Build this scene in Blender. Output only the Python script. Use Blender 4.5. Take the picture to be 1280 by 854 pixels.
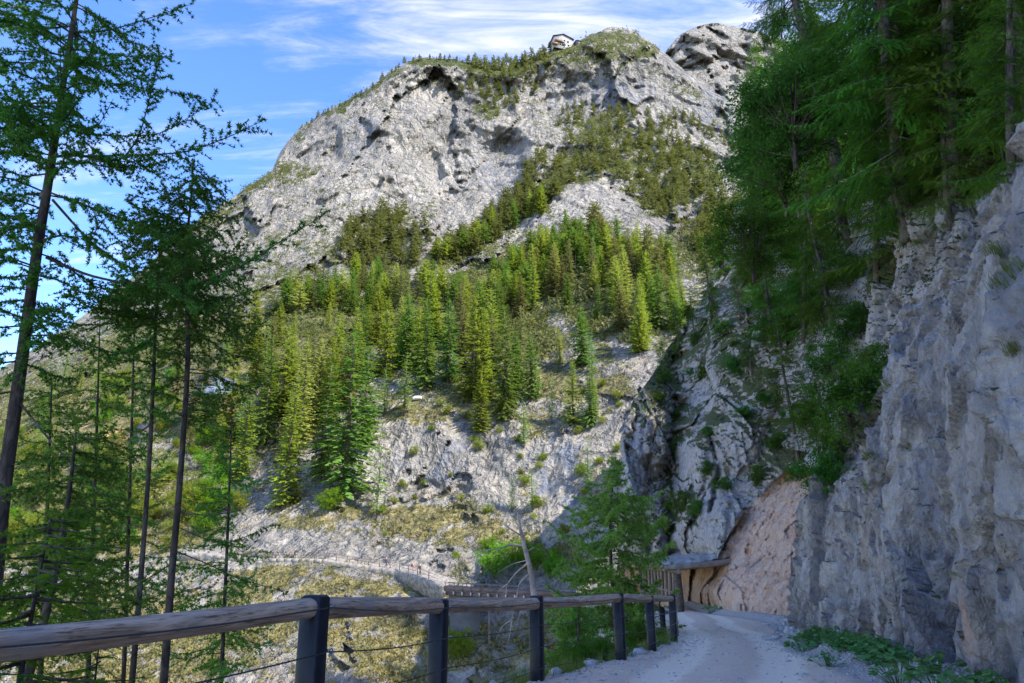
import bpy, math, random
import numpy as np
from mathutils import Vector, Matrix
from mathutils.bvhtree import BVHTree

S = bpy.context.scene
for o in list(bpy.data.objects):
    bpy.data.objects.remove(o)
COL = S.collection

# ------------------------------------------------------------------ camera
F_PX = 870.0                       # focal length in photograph pixels (1280 wide)
PITCH = math.radians(16.8)
EYE = 1.45
CP, SP = math.cos(PITCH), math.sin(PITCH)
cam_d = bpy.data.cameras.new('camera')
cam_d.sensor_width = 36.0
cam_d.lens = 36.0 * F_PX / 1280.0
cam_d.clip_start = 0.05
cam_d.clip_end = 6000.0
cam = bpy.data.objects.new('camera', cam_d)
COL.objects.link(cam)
cam.location = (0, 0, EYE)
cam.rotation_euler = (math.pi / 2 + PITCH, 0, 0)
S.camera = cam

# ------------------------------------------------------------------ sky and sun
SUN_EL = math.radians(45.0)
SUN_AZ = math.atan2(0.80, -0.60)   # direction to the sun, clockwise from +Y (right and behind)
W = bpy.data.worlds.new('World')
S.world = W
W.use_nodes = True
wn = W.node_tree
for n in list(wn.nodes):
    wn.nodes.remove(n)
def WN(t, **kw):
    n = wn.nodes.new(t)
    for k, v in kw.items():
        setattr(n, k, v)
    return n
def wmath(op, a, b=None, c=None):
    n = WN('ShaderNodeMath', operation=op)
    for i, v in enumerate((a, b, c)):
        if v is None:
            continue
        if isinstance(v, (int, float)):
            n.inputs[i].default_value = v
        else:
            wn.links.new(v, n.inputs[i])
    return n.outputs[0]
w_out = WN('ShaderNodeOutputWorld')
w_bg = WN('ShaderNodeBackground')
sky = WN('ShaderNodeTexSky', sky_type='NISHITA')
sky.sun_disc = False
sky.sun_elevation = SUN_EL
sky.sun_rotation = SUN_AZ
sky.altitude = 1200
sky.air_density = 1.0
sky.dust_density = 0.05
sky.ozone_density = 3.0
tc = WN('ShaderNodeTexCoord')
sx = WN('ShaderNodeSeparateXYZ'); wn.links.new(tc.outputs['Generated'], sx.inputs[0])
zc = wmath('MAXIMUM', sx.outputs['Z'], 0.03)
zz = wmath('ADD', zc, 0.12)
cx = wmath('DIVIDE', sx.outputs['X'], zz)
cy = wmath('DIVIDE', sx.outputs['Y'], zz)
cv = WN('ShaderNodeCombineXYZ'); wn.links.new(cx, cv.inputs[0]); wn.links.new(cy, cv.inputs[1])
mp = WN('ShaderNodeMapping'); wn.links.new(cv.outputs[0], mp.inputs[0])
mp.inputs['Rotation'].default_value = (0, 0, math.radians(-24))
mp.inputs['Scale'].default_value = (0.9, 2.3, 1)
mp.inputs['Location'].default_value = (0.35, 0.9, 0)
n1 = WN('ShaderNodeTexNoise'); n1.inputs['Scale'].default_value = 1.1; n1.inputs['Detail'].default_value = 9; n1.inputs['Roughness'].default_value = 0.62; n1.inputs['Distortion'].default_value = 0.6
wn.links.new(mp.outputs[0], n1.inputs['Vector'])
mp2 = WN('ShaderNodeMapping'); wn.links.new(cv.outputs[0], mp2.inputs[0])
mp2.inputs['Rotation'].default_value = (0, 0, math.radians(-32))
mp2.inputs['Scale'].default_value = (1.1, 5.5, 1)
n2 = WN('ShaderNodeTexNoise'); n2.inputs['Scale'].default_value = 2.2; n2.inputs['Detail'].default_value = 8; n2.inputs['Roughness'].default_value = 0.66; n2.inputs['Distortion'].default_value = 0.8
wn.links.new(mp2.outputs[0], n2.inputs['Vector'])
n3 = WN('ShaderNodeTexNoise'); n3.inputs['Scale'].default_value = 0.75; n3.inputs['Detail'].default_value = 3
wn.links.new(cv.outputs[0], n3.inputs['Vector'])
ca = wmath('MULTIPLY', n1.outputs['Fac'], 0.62)
ca = wmath('MULTIPLY_ADD', n2.outputs['Fac'], 0.38, ca)
ca = wmath('MULTIPLY_ADD', n3.outputs['Fac'], 0.30, ca)
mr = WN('ShaderNodeMapRange', interpolation_type='SMOOTHSTEP')
wn.links.new(ca, mr.inputs['Value'])
mr.inputs['From Min'].default_value = 0.62; mr.inputs['From Max'].default_value = 0.98
mr.inputs['To Max'].default_value = 0.88
hs = WN('ShaderNodeHueSaturation'); hs.inputs['Saturation'].default_value = 1.18; hs.inputs['Value'].default_value = 0.97; hs.inputs['Hue'].default_value = 0.511
wn.links.new(sky.outputs[0], hs.inputs['Color'])
mx = WN('ShaderNodeMix', data_type='RGBA')
wn.links.new(mr.outputs[0], mx.inputs['Factor'])
wn.links.new(hs.outputs[0], mx.inputs[6])
mx.inputs[7].default_value = (4.3, 3.9, 3.6, 1)
wn.links.new(mx.outputs[2], w_bg.inputs['Color'])
w_bg.inputs['Strength'].default_value = 0.15
wn.links.new(w_bg.outputs[0], w_out.inputs[0])

sun_d = bpy.data.lights.new('sun', 'SUN')
sun_d.energy = 2.8
sun_d.angle = math.radians(0.53)
sun_d.color = (1.0, 0.945, 0.85)
sun = bpy.data.objects.new('sun', sun_d)
COL.objects.link(sun)
SUN_DIR = Vector((math.sin(SUN_AZ) * math.cos(SUN_EL), math.cos(SUN_AZ) * math.cos(SUN_EL), math.sin(SUN_EL)))
sun.rotation_euler = (-SUN_DIR).to_track_quat('-Z', 'Y').to_euler()

S.view_settings.view_transform = 'Standard'
S.view_settings.look = 'None'
S.view_settings.exposure = 1.8
S.view_settings.gamma = 1.0
S.view_settings.use_curve_mapping = False
S.render.engine = 'CYCLES'
S.cycles.max_bounces = 5
S.cycles.diffuse_bounces = 3
S.cycles.glossy_bounces = 2
S.cycles.transmission_bounces = 3
S.cycles.transparent_max_bounces = 4
S.cycles.use_denoising = True

# ------------------------------------------------------------------ helpers
def at(px, py, Y):
    """world point on the ray through photograph pixel (px, py) at world distance Y"""
    u = (px - 640.0) / F_PX
    v = (427.0 - py) / F_PX
    den = CP - v * SP
    return np.array((u / den * Y, Y, EYE + (SP + v * CP) / den * Y))

def at_arr(px, py, Y):
    u = (px - 640.0) / F_PX
    v = (427.0 - py) / F_PX
    den = CP - v * SP
    return np.stack((u / den * Y, Y + 0 * u, EYE + (SP + v * CP) / den * Y), -1)

def _hash(ix, iy, iz, seed=0):
    with np.errstate(over='ignore'):
        h = (ix.astype(np.uint32) * np.uint32(0x8da6b343)) ^ (iy.astype(np.uint32) * np.uint32(0xd8163841)) ^ (iz.astype(np.uint32) * np.uint32(0xcb1ab31f)) ^ np.uint32((seed * 0x9e3779b1) & 0xffffffff)
        h ^= h >> np.uint32(15); h *= np.uint32(0x2c1b3c6d)
        h ^= h >> np.uint32(12); h *= np.uint32(0x297a2d39)
        h ^= h >> np.uint32(15)
    return h

def pnoise(p, seed=0):
    shp = p.shape[:-1]
    p = p.reshape(-1, 3)
    i = np.floor(p).astype(np.int64)
    f = p - i
    w = f * f * f * (f * (f * 6 - 15) + 10)
    r = np.zeros(len(p))
    for dx in (0, 1):
        wx = w[:, 0] if dx else 1 - w[:, 0]
        for dy in (0, 1):
            wy = w[:, 1] if dy else 1 - w[:, 1]
            for dz in (0, 1):
                wz = w[:, 2] if dz else 1 - w[:, 2]
                h = _hash(i[:, 0] + dx, i[:, 1] + dy, i[:, 2] + dz, seed)
                gx = (h & np.uint32(1023)) / 511.5 - 1
                gy = ((h >> np.uint32(10)) & np.uint32(1023)) / 511.5 - 1
                gz = ((h >> np.uint32(20)) & np.uint32(1023)) / 511.5 - 1
                r += wx * wy * wz * (gx * (f[:, 0] - dx) + gy * (f[:, 1] - dy) + gz * (f[:, 2] - dz))
    return (r * 1.3).reshape(shp)

def fbm(p, octv=4, gain=0.5, seed=0):
    a, s, r = 1.0, 0.0, 0.0
    for k in range(octv):
        r = r + a * pnoise(p, seed + k)
        s += a; a *= gain; p = p * 2.03 + 17.1
    return r / s

def ridged(p, octv=4, gain=0.5, seed=0):
    a, s, r = 1.0, 0.0, 0.0
    for k in range(octv):
        r = r + a * (1 - 2 * np.abs(pnoise(p, seed + k)))
        s += a; a *= gain; p = p * 2.07 + 9.7
    return r / s

def cells(p, seed=0):
    """nearest Voronoi cell: F1, F2, offset to its centre, random vector of the cell"""
    shp = p.shape[:-1]
    p = p.reshape(-1, 3)
    i = np.floor(p).astype(np.int64)
    n = len(p)
    f1 = np.full(n, 9.0); f2 = np.full(n, 9.0)
    off = np.zeros((n, 3)); rnd = np.zeros((n, 3))
    for dx in (-1, 0, 1):
        for dy in (-1, 0, 1):
            for dz in (-1, 0, 1):
                a, b, c = i[:, 0] + dx, i[:, 1] + dy, i[:, 2] + dz
                h = _hash(a, b, c, seed)
                r1 = np.stack(((h & np.uint32(1023)) / 1023.0, ((h >> np.uint32(10)) & np.uint32(1023)) / 1023.0, ((h >> np.uint32(20)) & np.uint32(1023)) / 1023.0), -1)
                cc = np.stack((a, b, c), -1) + 0.1 + 0.8 * r1
                o = p - cc
                d = np.sqrt((o * o).sum(-1))
                m = d < f1
                f2 = np.where(m, f1, np.minimum(f2, d))
                f1 = np.where(m, d, f1)
                off[m] = o[m]
                h2 = _hash(a, b, c, seed + 77)
                r2 = np.stack(((h2 & np.uint32(1023)) / 1023.0, ((h2 >> np.uint32(10)) & np.uint32(1023)) / 1023.0, ((h2 >> np.uint32(20)) & np.uint32(1023)) / 1023.0), -1)
                rnd[m] = r2[m]
    return f1.reshape(shp), f2.reshape(shp), off.reshape(shp + (3,)), rnd.reshape(shp + (3,))

def facets(p, seed=0, tilt=1.0, step=0.6):
    """blocky rock: every cell is a tilted plane, with steps between"""
    f1, f2, off, rnd = cells(p, seed)
    return tilt * (off * (rnd * 2 - 1)).sum(-1) + step * (rnd[..., 0] - 0.5)

def smooth(a, b, x):
    t = np.clip((x - a) / (b - a), 0, 1)
    return t * t * (3 - 2 * t)

# -------- mesh building
def mesh_arrays(name, V, F, smooth_shade=False, attrs=None):
    V = np.ascontiguousarray(V, dtype=np.float32).reshape(-1, 3)
    F = np.ascontiguousarray(F, dtype=np.int32)
    me = bpy.data.meshes.new(name)
    k = F.shape[1]
    me.vertices.add(len(V)); me.vertices.foreach_set('co', V.ravel())
    me.loops.add(F.size); me.loops.foreach_set('vertex_index', F.ravel())
    me.polygons.add(len(F))
    me.polygons.foreach_set('loop_start', np.arange(0, F.size, k, dtype=np.int32))
    me.polygons.foreach_set('loop_total', np.full(len(F), k, dtype=np.int32))
    if smooth_shade:
        me.polygons.foreach_set('use_smooth', np.ones(len(F), dtype=bool))
    if attrs:
        for an, av in attrs.items():
            a = me.color_attributes.new(an, 'FLOAT_COLOR', 'POINT')
            d = np.ones((len(V), 4), dtype=np.float32)
            d[:, :av.shape[-1]] = av.reshape(len(V), -1)
            a.data.foreach_set('color', d.ravel())
    me.update(calc_edges=True)
    me.validate()
    return me

class MB:
    """collects quads/triangles (triangles stored), built as ONE mesh"""
    def __init__(s):
        s.v, s.f, s.n = [], [], 0
    def add(s, V, F):
        V = np.asarray(V, float).reshape(-1, 3); F = np.asarray(F, int)
        if F.shape[1] == 4:
            F = np.concatenate((F[:, [0, 1, 2]], F[:, [0, 2, 3]]))
        s.v.append(V); s.f.append(F + s.n); s.n += len(V)
        return s
    def box(s, c, size, R=None, bev=0.0):
        c = np.asarray(c, float); h = np.asarray(size, float) / 2
        if bev <= 0:
            V = np.array([(x, y, z) for z in (-1, 1) for y in (-1, 1) for x in (-1, 1)], float) * h
            F = [(0, 2, 3, 1), (4, 5, 7, 6), (0, 1, 5, 4), (2, 6, 7, 3), (0, 4, 6, 2), (1, 3, 7, 5)]
        else:
            b = min(bev, h.min() * 0.9)
            hx, hy, hz = h
            ring = [(hx - b, -hy), (hx, -hy + b), (hx, hy - b), (hx - b, hy), (-hx + b, hy), (-hx, hy - b), (-hx, -hy + b), (-hx + b, -hy)]
            inner = [(x * (hx - b) / hx, y * (hy - b) / hy) for x, y in ring]
            V = [(x, y, -hz) for x, y in inner] + [(x, y, -hz + b) for x, y in ring] + [(x, y, hz - b) for x, y in ring] + [(x, y, hz) for x, y in inner]
            V = np.array(V + [(0, 0, -hz), (0, 0, hz)])
            F = []
            for k in range(3):
                for i in range(8):
                    j = (i + 1) % 8
                    F.append((k * 8 + i, k * 8 + j, k * 8 + 8 + j, k * 8 + 8 + i))
            for i in range(8):
                j = (i + 1) % 8
                F.append((32, j, i, i)); F.append((33, 24 + i, 24 + j, 24 + j))
            F4 = [q for q in F if q[2] != q[3]]; F3 = [q[:3] for q in F if q[2] == q[3]]
            if R is not None: V = V @ np.asarray(R).T
            V = V + c
            s.add(V, F4); s.f.append(np.array(F3) + s.n - len(V))
            return s
        if R is not None: V = V @ np.asarray(R).T
        return s.add(V + c, F)
    def tube(s, pts, rad, sides=6, cap=True):
        P = np.asarray(pts, float); n = len(P)
        rad = np.broadcast_to(np.asarray(rad, float), (n,))
        T = np.gradient(P, axis=0); T /= np.linalg.norm(T, axis=1)[:, None] + 1e-9
        up = np.array((0, 0, 1.0)) if abs(T[0, 2]) < 0.9 else np.array((1.0, 0, 0))
        V = []
        a = np.arange(sides) * 2 * math.pi / sides
        x = np.cross(T[0], up); x /= np.linalg.norm(x)
        for i in range(n):
            x = x - T[i] * (x @ T[i]); x /= np.linalg.norm(x) + 1e-9
            y = np.cross(T[i], x)
            V.append(P[i] + rad[i] * (np.cos(a)[:, None] * x + np.sin(a)[:, None] * y))
        V = np.concatenate(V)
        F = []
        for i in range(n - 1):
            for k in range(sides):
                l = (k + 1) % sides
                F.append((i * sides + k, i * sides + l, (i + 1) * sides + l, (i + 1) * sides + k))
        base = s.n
        s.add(V, F)
        if cap and sides > 2:
            F3 = [(0, k + 1, k) for k in range(1, sides - 1)] + [((n - 1) * sides, (n - 1) * sides + k, (n - 1) * sides + k + 1) for k in range(1, sides - 1)]
            s.f.append(np.array(F3) + base)
        return s
    def bake(s, UV, UF, T, O):
        """copies of a unit mesh: T (k,3,3) row matrices, O (k,3)"""
        UV = np.asarray(UV, float); UF = np.asarray(UF, int)
        V = np.einsum('nj,kji->kni', UV, T) + O[:, None, :]
        k, n = V.shape[:2]
        F = UF[None] + (np.arange(k) * n)[:, None, None]
        s.v.append(V.reshape(-1, 3)); s.f.append(F.reshape(-1, 3) + s.n); s.n += k * n
        return s
    def mesh(s, name, smooth_shade=False):
        if not s.v:
            return mesh_arrays(name, np.zeros((3, 3)), np.array([[0, 1, 2]]))
        return mesh_arrays(name, np.concatenate(s.v), np.concatenate(s.f), smooth_shade)

def obj(name, me, mat=None, parent=None, loc=None, rot=None, scale=None):
    o = bpy.data.objects.new(name, me)
    COL.objects.link(o)
    if mat is not None and me is not None:
        if len(me.materials) == 0:
            me.materials.append(mat)
    if parent is not None: o.parent = parent
    if loc is not None: o.location = loc
    if rot is not None: o.rotation_euler = rot
    if scale is not None: o.scale = (scale,) * 3 if isinstance(scale, (int, float)) else scale
    return o

def tag(o, label=None, cat=None, group=None, kind=None):
    if label: o['label'] = label
    if cat: o['category'] = cat
    if group: o['group'] = group
    if kind: o['kind'] = kind
    return o

def thing(name, label, cat, loc=(0, 0, 0), rot=(0, 0, 0), group=None):
    o = bpy.data.objects.new(name, None)
    COL.objects.link(o)
    o.empty_display_size = 0.2
    o.location = loc; o.rotation_euler = rot
    return tag(o, label, cat, group)

def basis(d, roll=0.0, up=(0, 0, 1)):
    """(k,3,3) rows x=d, y=side, z=normal"""
    d = d / (np.linalg.norm(d, axis=-1, keepdims=True) + 1e-9)
    up = np.broadcast_to(np.asarray(up, float), d.shape)
    y = np.cross(up, d); y /= np.linalg.norm(y, axis=-1, keepdims=True) + 1e-6
    z = np.cross(d, y)
    r = np.broadcast_to(np.asarray(roll, float), d.shape[:-1])
    c, sn = np.cos(r)[..., None], np.sin(r)[..., None]
    return np.stack((d, y * c + z * sn, z * c - y * sn), -2)

# -------- materials
def nodes(name, rough=0.8):
    m = bpy.data.materials.new(name)
    m.use_nodes = True
    nt = m.node_tree
    b = nt.nodes['Principled BSDF']
    b.inputs['Roughness'].default_value = rough
    b.inputs['Specular IOR Level'].default_value = 0.25
    return m, nt, b

class NT:
    """small node-graph writer"""
    def __init__(s, nt): s.nt = nt
    def n(s, t, **kw):
        x = s.nt.nodes.new(t)
        for k, v in kw.items(): setattr(x, k, v)
        return x
    def link(s, a, b): s.nt.links.new(a, b)
    def val(s, sock, v):
        if isinstance(v, (int, float)): sock.default_value = v
        elif isinstance(v, (tuple, list)):
            sock.default_value = tuple(v) + ((1,) if len(v) == 3 and len(sock.default_value) == 4 else ())
        else: s.link(v, sock)
    def coord(s, kind='Object'): return s.n('ShaderNodeTexCoord').outputs[kind]
    def map(s, vec, scale=(1, 1, 1), rot=(0, 0, 0), loc=(0, 0, 0)):
        m = s.n('ShaderNodeMapping'); s.link(vec, m.inputs[0])
        m.inputs['Scale'].default_value = scale; m.inputs['Rotation'].default_value = rot; m.inputs['Location'].default_value = loc
        return m.outputs[0]
    def noise(s, vec, scale, detail=4, rough=0.55, dist=0.0):
        x = s.n('ShaderNodeTexNoise'); s.link(vec, x.inputs['Vector'])
        x.inputs['Scale'].default_value = scale; x.inputs['Detail'].default_value = detail
        x.inputs['Roughness'].default_value = rough; x.inputs['Distortion'].default_value = dist
        return x.outputs['Fac']
    def ridge(s, vec, scale, detail=5, rough=0.6, lac=2.1, off=1.0, gain=1.6):
        x = s.n('ShaderNodeTexNoise', noise_type='RIDGED_MULTIFRACTAL', normalize=True); s.link(vec, x.inputs['Vector'])
        x.inputs['Scale'].default_value = scale; x.inputs['Detail'].default_value = detail; x.inputs['Roughness'].default_value = rough
        x.inputs['Lacunarity'].default_value = lac; x.inputs['Offset'].default_value = off; x.inputs['Gain'].default_value = gain
        return x.outputs['Fac']
    def voro(s, vec, scale, feature='F1', out='Distance', rnd=1.0):
        x = s.n('ShaderNodeTexVoronoi', feature=feature); s.link(vec, x.inputs['Vector'])
        x.inputs['Scale'].default_value = scale; x.inputs['Randomness'].default_value = rnd
        return x.outputs[out]
    def math(s, op, a, b=0.0, c=0.0, clamp=False):
        x = s.n('ShaderNodeMath', operation=op); x.use_clamp = clamp
        for i, v in enumerate((a, b, c)): s.val(x.inputs[i], v)
        return x.outputs[0]
    def range(s, v, a, b, c=0.0, d=1.0, sm=True):
        x = s.n('ShaderNodeMapRange', interpolation_type='SMOOTHSTEP' if sm else 'LINEAR')
        s.link(v, x.inputs['Value'])
        for k, q in (('From Min', a), ('From Max', b), ('To Min', c), ('To Max', d)): x.inputs[k].default_value = q
        return x.outputs[0]
    def mix(s, f, a, b, mode='MIX'):
        x = s.n('ShaderNodeMix', data_type='RGBA', blend_type=mode)
        s.val(x.inputs['Factor'], f); s.val(x.inputs[6], a); s.val(x.inputs[7], b)
        return x.outputs[2]
    def ramp(s, v, stops):
        x = s.n('ShaderNodeValToRGB'); s.link(v, x.inputs[0])
        e = x.color_ramp.elements
        while len(e) < len(stops): e.new(0.5)
        for k, (p, c) in enumerate(stops):
            e[k].position = p; e[k].color = tuple(c) + (1,)
        return x.outputs[0]
    def attr(s, name):
        x = s.n('ShaderNodeAttribute'); x.attribute_name = name
        sp = s.n('ShaderNodeSeparateColor'); s.link(x.outputs['Color'], sp.inputs[0])
        return sp.outputs
    def bump(s, h, strength, dist, b, prev=None):
        x = s.n('ShaderNodeBump'); s.link(h, x.inputs['Height'])
        x.inputs['Strength'].default_value = strength; x.inputs['Distance'].default_value = dist
        if prev is not None: s.link(prev, x.inputs['Normal'])
        s.link(x.outputs[0], b.inputs['Normal'])
        return x.outputs[0]

def foliage_mat(name, c1, c2, trans=0.35, c3=None, scale=1.2, vary=0.25):
    """leaves: two greens by position, one hue shift per tree, light passes through"""
    m = bpy.data.materials.new(name); m.use_nodes = True
    nt = m.node_tree; g = NT(nt)
    nt.nodes.remove(nt.nodes['Principled BSDF'])
    oi = g.n('ShaderNodeObjectInfo')
    geo = g.n('ShaderNodeNewGeometry')
    n = g.noise(geo.outputs['Position'], scale, 2)
    ri = geo.outputs['Random Per Island']
    f = g.math('ADD', g.range(n, 0.35, 0.65, 0, 0.6), g.math('MULTIPLY', ri, 0.4))
    c = g.mix(f, c1, c2)
    if c3 is not None:
        c = g.mix(g.range(oi.outputs['Random'], 0.55, 0.95), c, c3)
    hsv = g.n('ShaderNodeHueSaturation'); g.link(c, hsv.inputs['Color'])
    g.link(g.math('MULTIPLY_ADD', oi.outputs['Random'], 0.07, 0.465), hsv.inputs['Hue'])
    g.link(g.math('MULTIPLY_ADD', oi.outputs['Random'], vary * 2, 1 - vary), hsv.inputs['Value'])
    d = g.n('ShaderNodeBsdfDiffuse'); t = g.n('ShaderNodeBsdfTranslucent'); mxs = g.n('ShaderNodeMixShader')
    g.link(hsv.outputs[0], d.inputs['Color'])
    tcol = g.mix(0.5, hsv.outputs[0], (c2[0] * 1.5, c2[1] * 1.6, c2[2] * 0.8))
    g.link(tcol, t.inputs['Color'])
    mxs.inputs[0].default_value = trans
    g.link(d.outputs[0], mxs.inputs[1]); g.link(t.outputs[0], mxs.inputs[2])
    g.link(mxs.outputs[0], nt.nodes['Material Output'].inputs[0])
    return m

def plain(name, col, rough=0.7, metal=0.0, var=0.2, scale=6.0):
    m, nt, b = nodes(name, rough); g = NT(nt)
    n = g.noise(g.coord('Object'), scale, 5, 0.6)
    c = g.mix(g.range(n, 0.3, 0.7), tuple(x * (1 - var) for x in col), tuple(min(1, x * (1 + var)) for x in col))
    g.link(c, b.inputs['Base Color'])
    b.inputs['Metallic'].default_value = metal
    g.bump(n, 0.2, 0.02, b)
    return m

def bark_mat(name, c1, c2, scale=9.0):
    m, nt, b = nodes(name, 0.9); g = NT(nt)
    p = g.map(g.coord('Object'), (1, 1, 0.25))
    n = g.noise(p, scale, 6, 0.65, 0.5); v = g.voro(p, scale * 1.6, 'DISTANCE_TO_EDGE')
    c = g.mix(g.range(n, 0.3, 0.7), c1, c2)
    c = g.mix(g.range(v, 0.0, 0.12, 0.55, 0), c, tuple(x * 0.4 for x in c1))
    lich = g.noise(g.coord('Object'), 3.0, 4)
    c = g.mix(g.range(lich, 0.56, 0.7, 0, 0.5), c, (0.20, 0.22, 0.17))
    g.link(c, b.inputs['Base Color'])
    g.bump(g.math('ADD', v, n), 0.6, 0.02, b)
    return m

# ------------------------------------------------------------------ rock and ground materials
def mountain_material(name):
    m, nt, b = nodes(name, 0.92); g = NT(nt)
    P = g.coord('Object')
    A = g.attr('cover')                 # red: plants, green: dry or sunny grass, blue: blue shade painted into the recesses
    T = g.attr('tone')                  # red: lightness of the rock, green: warm tint, blue: dark crevices
    fine = g.noise(P, 0.55, 6, 0.72, 0.4)
    vn = g.noise(P, 0.30, 6, 0.70)
    rdg = g.ridge(g.map(P, (1, 1, 0.55), (0.1, 0.75, 0.2)), 0.085, 6, 0.62)
    tn = g.math('ADD', T[0], g.math('MULTIPLY', g.math('SUBTRACT', fine, 0.5), 2.2))
    rock = g.ramp(tn, [(0.12, (0.085, 0.082, 0.08)), (0.34, (0.185, 0.173, 0.158)), (0.56, (0.32, 0.292, 0.253)), (0.84, (0.49, 0.442, 0.375))])
    rock = g.mix(T[1], rock, (0.47, 0.37, 0.26))
    rock = g.mix(g.range(rdg, 0.12, 0.42, 0.75, 0), rock, (0.115, 0.112, 0.115))
    rock = g.mix(g.range(rdg, 0.62, 0.85, 0, 0.35), rock, (0.48, 0.435, 0.37))
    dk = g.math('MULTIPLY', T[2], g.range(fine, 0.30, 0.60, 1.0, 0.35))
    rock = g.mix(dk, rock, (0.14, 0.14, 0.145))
    rock = g.mix(g.math('MULTIPLY', A[2], 0.75), rock, (0.20, 0.23, 0.29))
    mk = g.math('ADD', A[0], g.math('MULTIPLY', g.math('SUBTRACT', vn, 0.5), 1.7))
    mk = g.range(mk, 0.40, 0.62)
    green = g.mix(g.range(fine, 0.35, 0.65), (0.05, 0.068, 0.020), (0.135, 0.15, 0.045))
    dry = g.mix(g.range(fine, 0.36, 0.62), (0.115, 0.105, 0.04), (0.43, 0.36, 0.17))
    veg = g.mix(A[1], green, dry)
    col = g.mix(mk, rock, veg)
    g.link(col, b.inputs['Base Color'])
    g.bump(g.math('ADD', g.math('MULTIPLY', fine, 0.9), g.math('MULTIPLY', rdg, 1.7)), 1.0, 2.2, b)
    return m

def cliff_material(name):
    m, nt, b = nodes(name, 0.85); g = NT(nt)
    P = g.coord('Object')
    A = g.attr('cover')                 # red: moss and grass, green: warm broken rock, blue: dark wet streaks, groove darkening and painted shade
    big = g.noise(P, 0.33, 3, 0.6, 0.4)
    mid = g.noise(g.map(P, (1, 1, 0.7), (0.3, 0.5, 0.2)), 1.6, 5, 0.66, 0.5)
    fine = g.noise(P, 7.0, 8, 0.82)
    strk = g.noise(g.map(P, (1, 1, 0.14), (0.12, 0.1, 0)), 1.7, 5, 0.68, 0.7)
    rd1 = g.ridge(g.map(P, (1, 1, 0.5), (0.25, 0.3, 0.2)), 0.75, 6, 0.62)
    rd2 = g.ridge(g.map(P, (1, 1, 0.8), (0.5, 0.7, 0.2)), 3.6, 5, 0.65)
    rock = g.ramp(g.math('ADD', g.math('MULTIPLY', mid, 0.55), g.math('MULTIPLY', fine, 0.45)), [(0.33, (0.14, 0.118, 0.108)), (0.44, (0.35, 0.305, 0.28)), (0.54, (0.50, 0.44, 0.40)), (0.66, (0.68, 0.61, 0.545))])
    rock = g.mix(g.range(strk, 0.50, 0.60, 0, 0.75), rock, (0.165, 0.165, 0.19))
    rock = g.mix(g.range(strk, 0.30, 0.42, 0.55, 0), rock, (0.50, 0.49, 0.49))
    rock = g.mix(g.range(big, 0.52, 0.66, 0, 0.5), rock, (0.46, 0.34, 0.24))
    warm = g.ramp(g.noise(g.map(P, (1, 1, 0.45), (0.3, 0.6, 0)), 1.5, 5, 0.68, 0.8), [(0.30, (0.26, 0.10, 0.045)), (0.40, (0.66, 0.30, 0.14)), (0.52, (0.82, 0.48, 0.29)), (0.70, (0.80, 0.60, 0.46))])
    warm = g.mix(g.range(fine, 0.35, 0.6, 0.35, 0), warm, (0.32, 0.20, 0.13))
    warm = g.mix(g.range(strk, 0.54, 0.70, 0, 0.4), warm, (0.26, 0.25, 0.26))
    wn_ = big
    wk = g.range(g.math('ADD', A[1], g.math('MULTIPLY', g.math('SUBTRACT', wn_, 0.5), 1.1)), 0.38, 0.66)
    rock = g.mix(wk, rock, warm)
    wet_shade = g.range(g.math('ADD', A[2], g.math('MULTIPLY', g.math('SUBTRACT', strk, 0.5), 1.4)), 0.40, 0.75, 0, 0.75)
    rock = g.mix(wet_shade, rock, (0.15, 0.145, 0.175))
    rock = g.mix(g.range(rd1, 0.08, 0.36, 0.85, 0), rock, (0.055, 0.056, 0.06))
    rock = g.mix(g.range(rd2, 0.06, 0.30, 0.70, 0), rock, (0.075, 0.075, 0.08))
    rock = g.mix(g.range(rd2, 0.60, 0.85, 0, 0.30), rock, (0.56, 0.53, 0.50))
    mn = g.noise(P, 4.0, 5, 0.72)
    mk = g.range(g.math('ADD', A[0], g.math('MULTIPLY', g.math('SUBTRACT', mn, 0.5), 1.5)), 0.50, 0.68)
    moss = g.mix(g.range(fine, 0.38, 0.6), (0.03, 0.042, 0.012), (0.12, 0.14, 0.04))
    moss = g.mix(g.range(big, 0.45, 0.65, 0, 0.6), moss, (0.10, 0.085, 0.045))
    col = g.mix(mk, rock, moss)
    g.link(col, b.inputs['Base Color'])
    b.inputs['Roughness'].default_value = 0.8
    h = g.math('MULTIPLY', mid, 1.1)
    h = g.math('ADD', h, g.math('MULTIPLY', fine, 0.5))
    h = g.math('ADD', h, g.math('MULTIPLY', rd1, 0.9))
    h = g.math('ADD', h, g.math('MULTIPLY', rd2, 0.35))
    h = g.math('ADD', h, g.math('MULTIPLY', mk, 0.25))
    g.bump(h, 0.9, 0.20, b)
    return m

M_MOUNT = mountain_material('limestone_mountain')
M_CLIFF = cliff_material('grey_cliff_rock')

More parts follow.
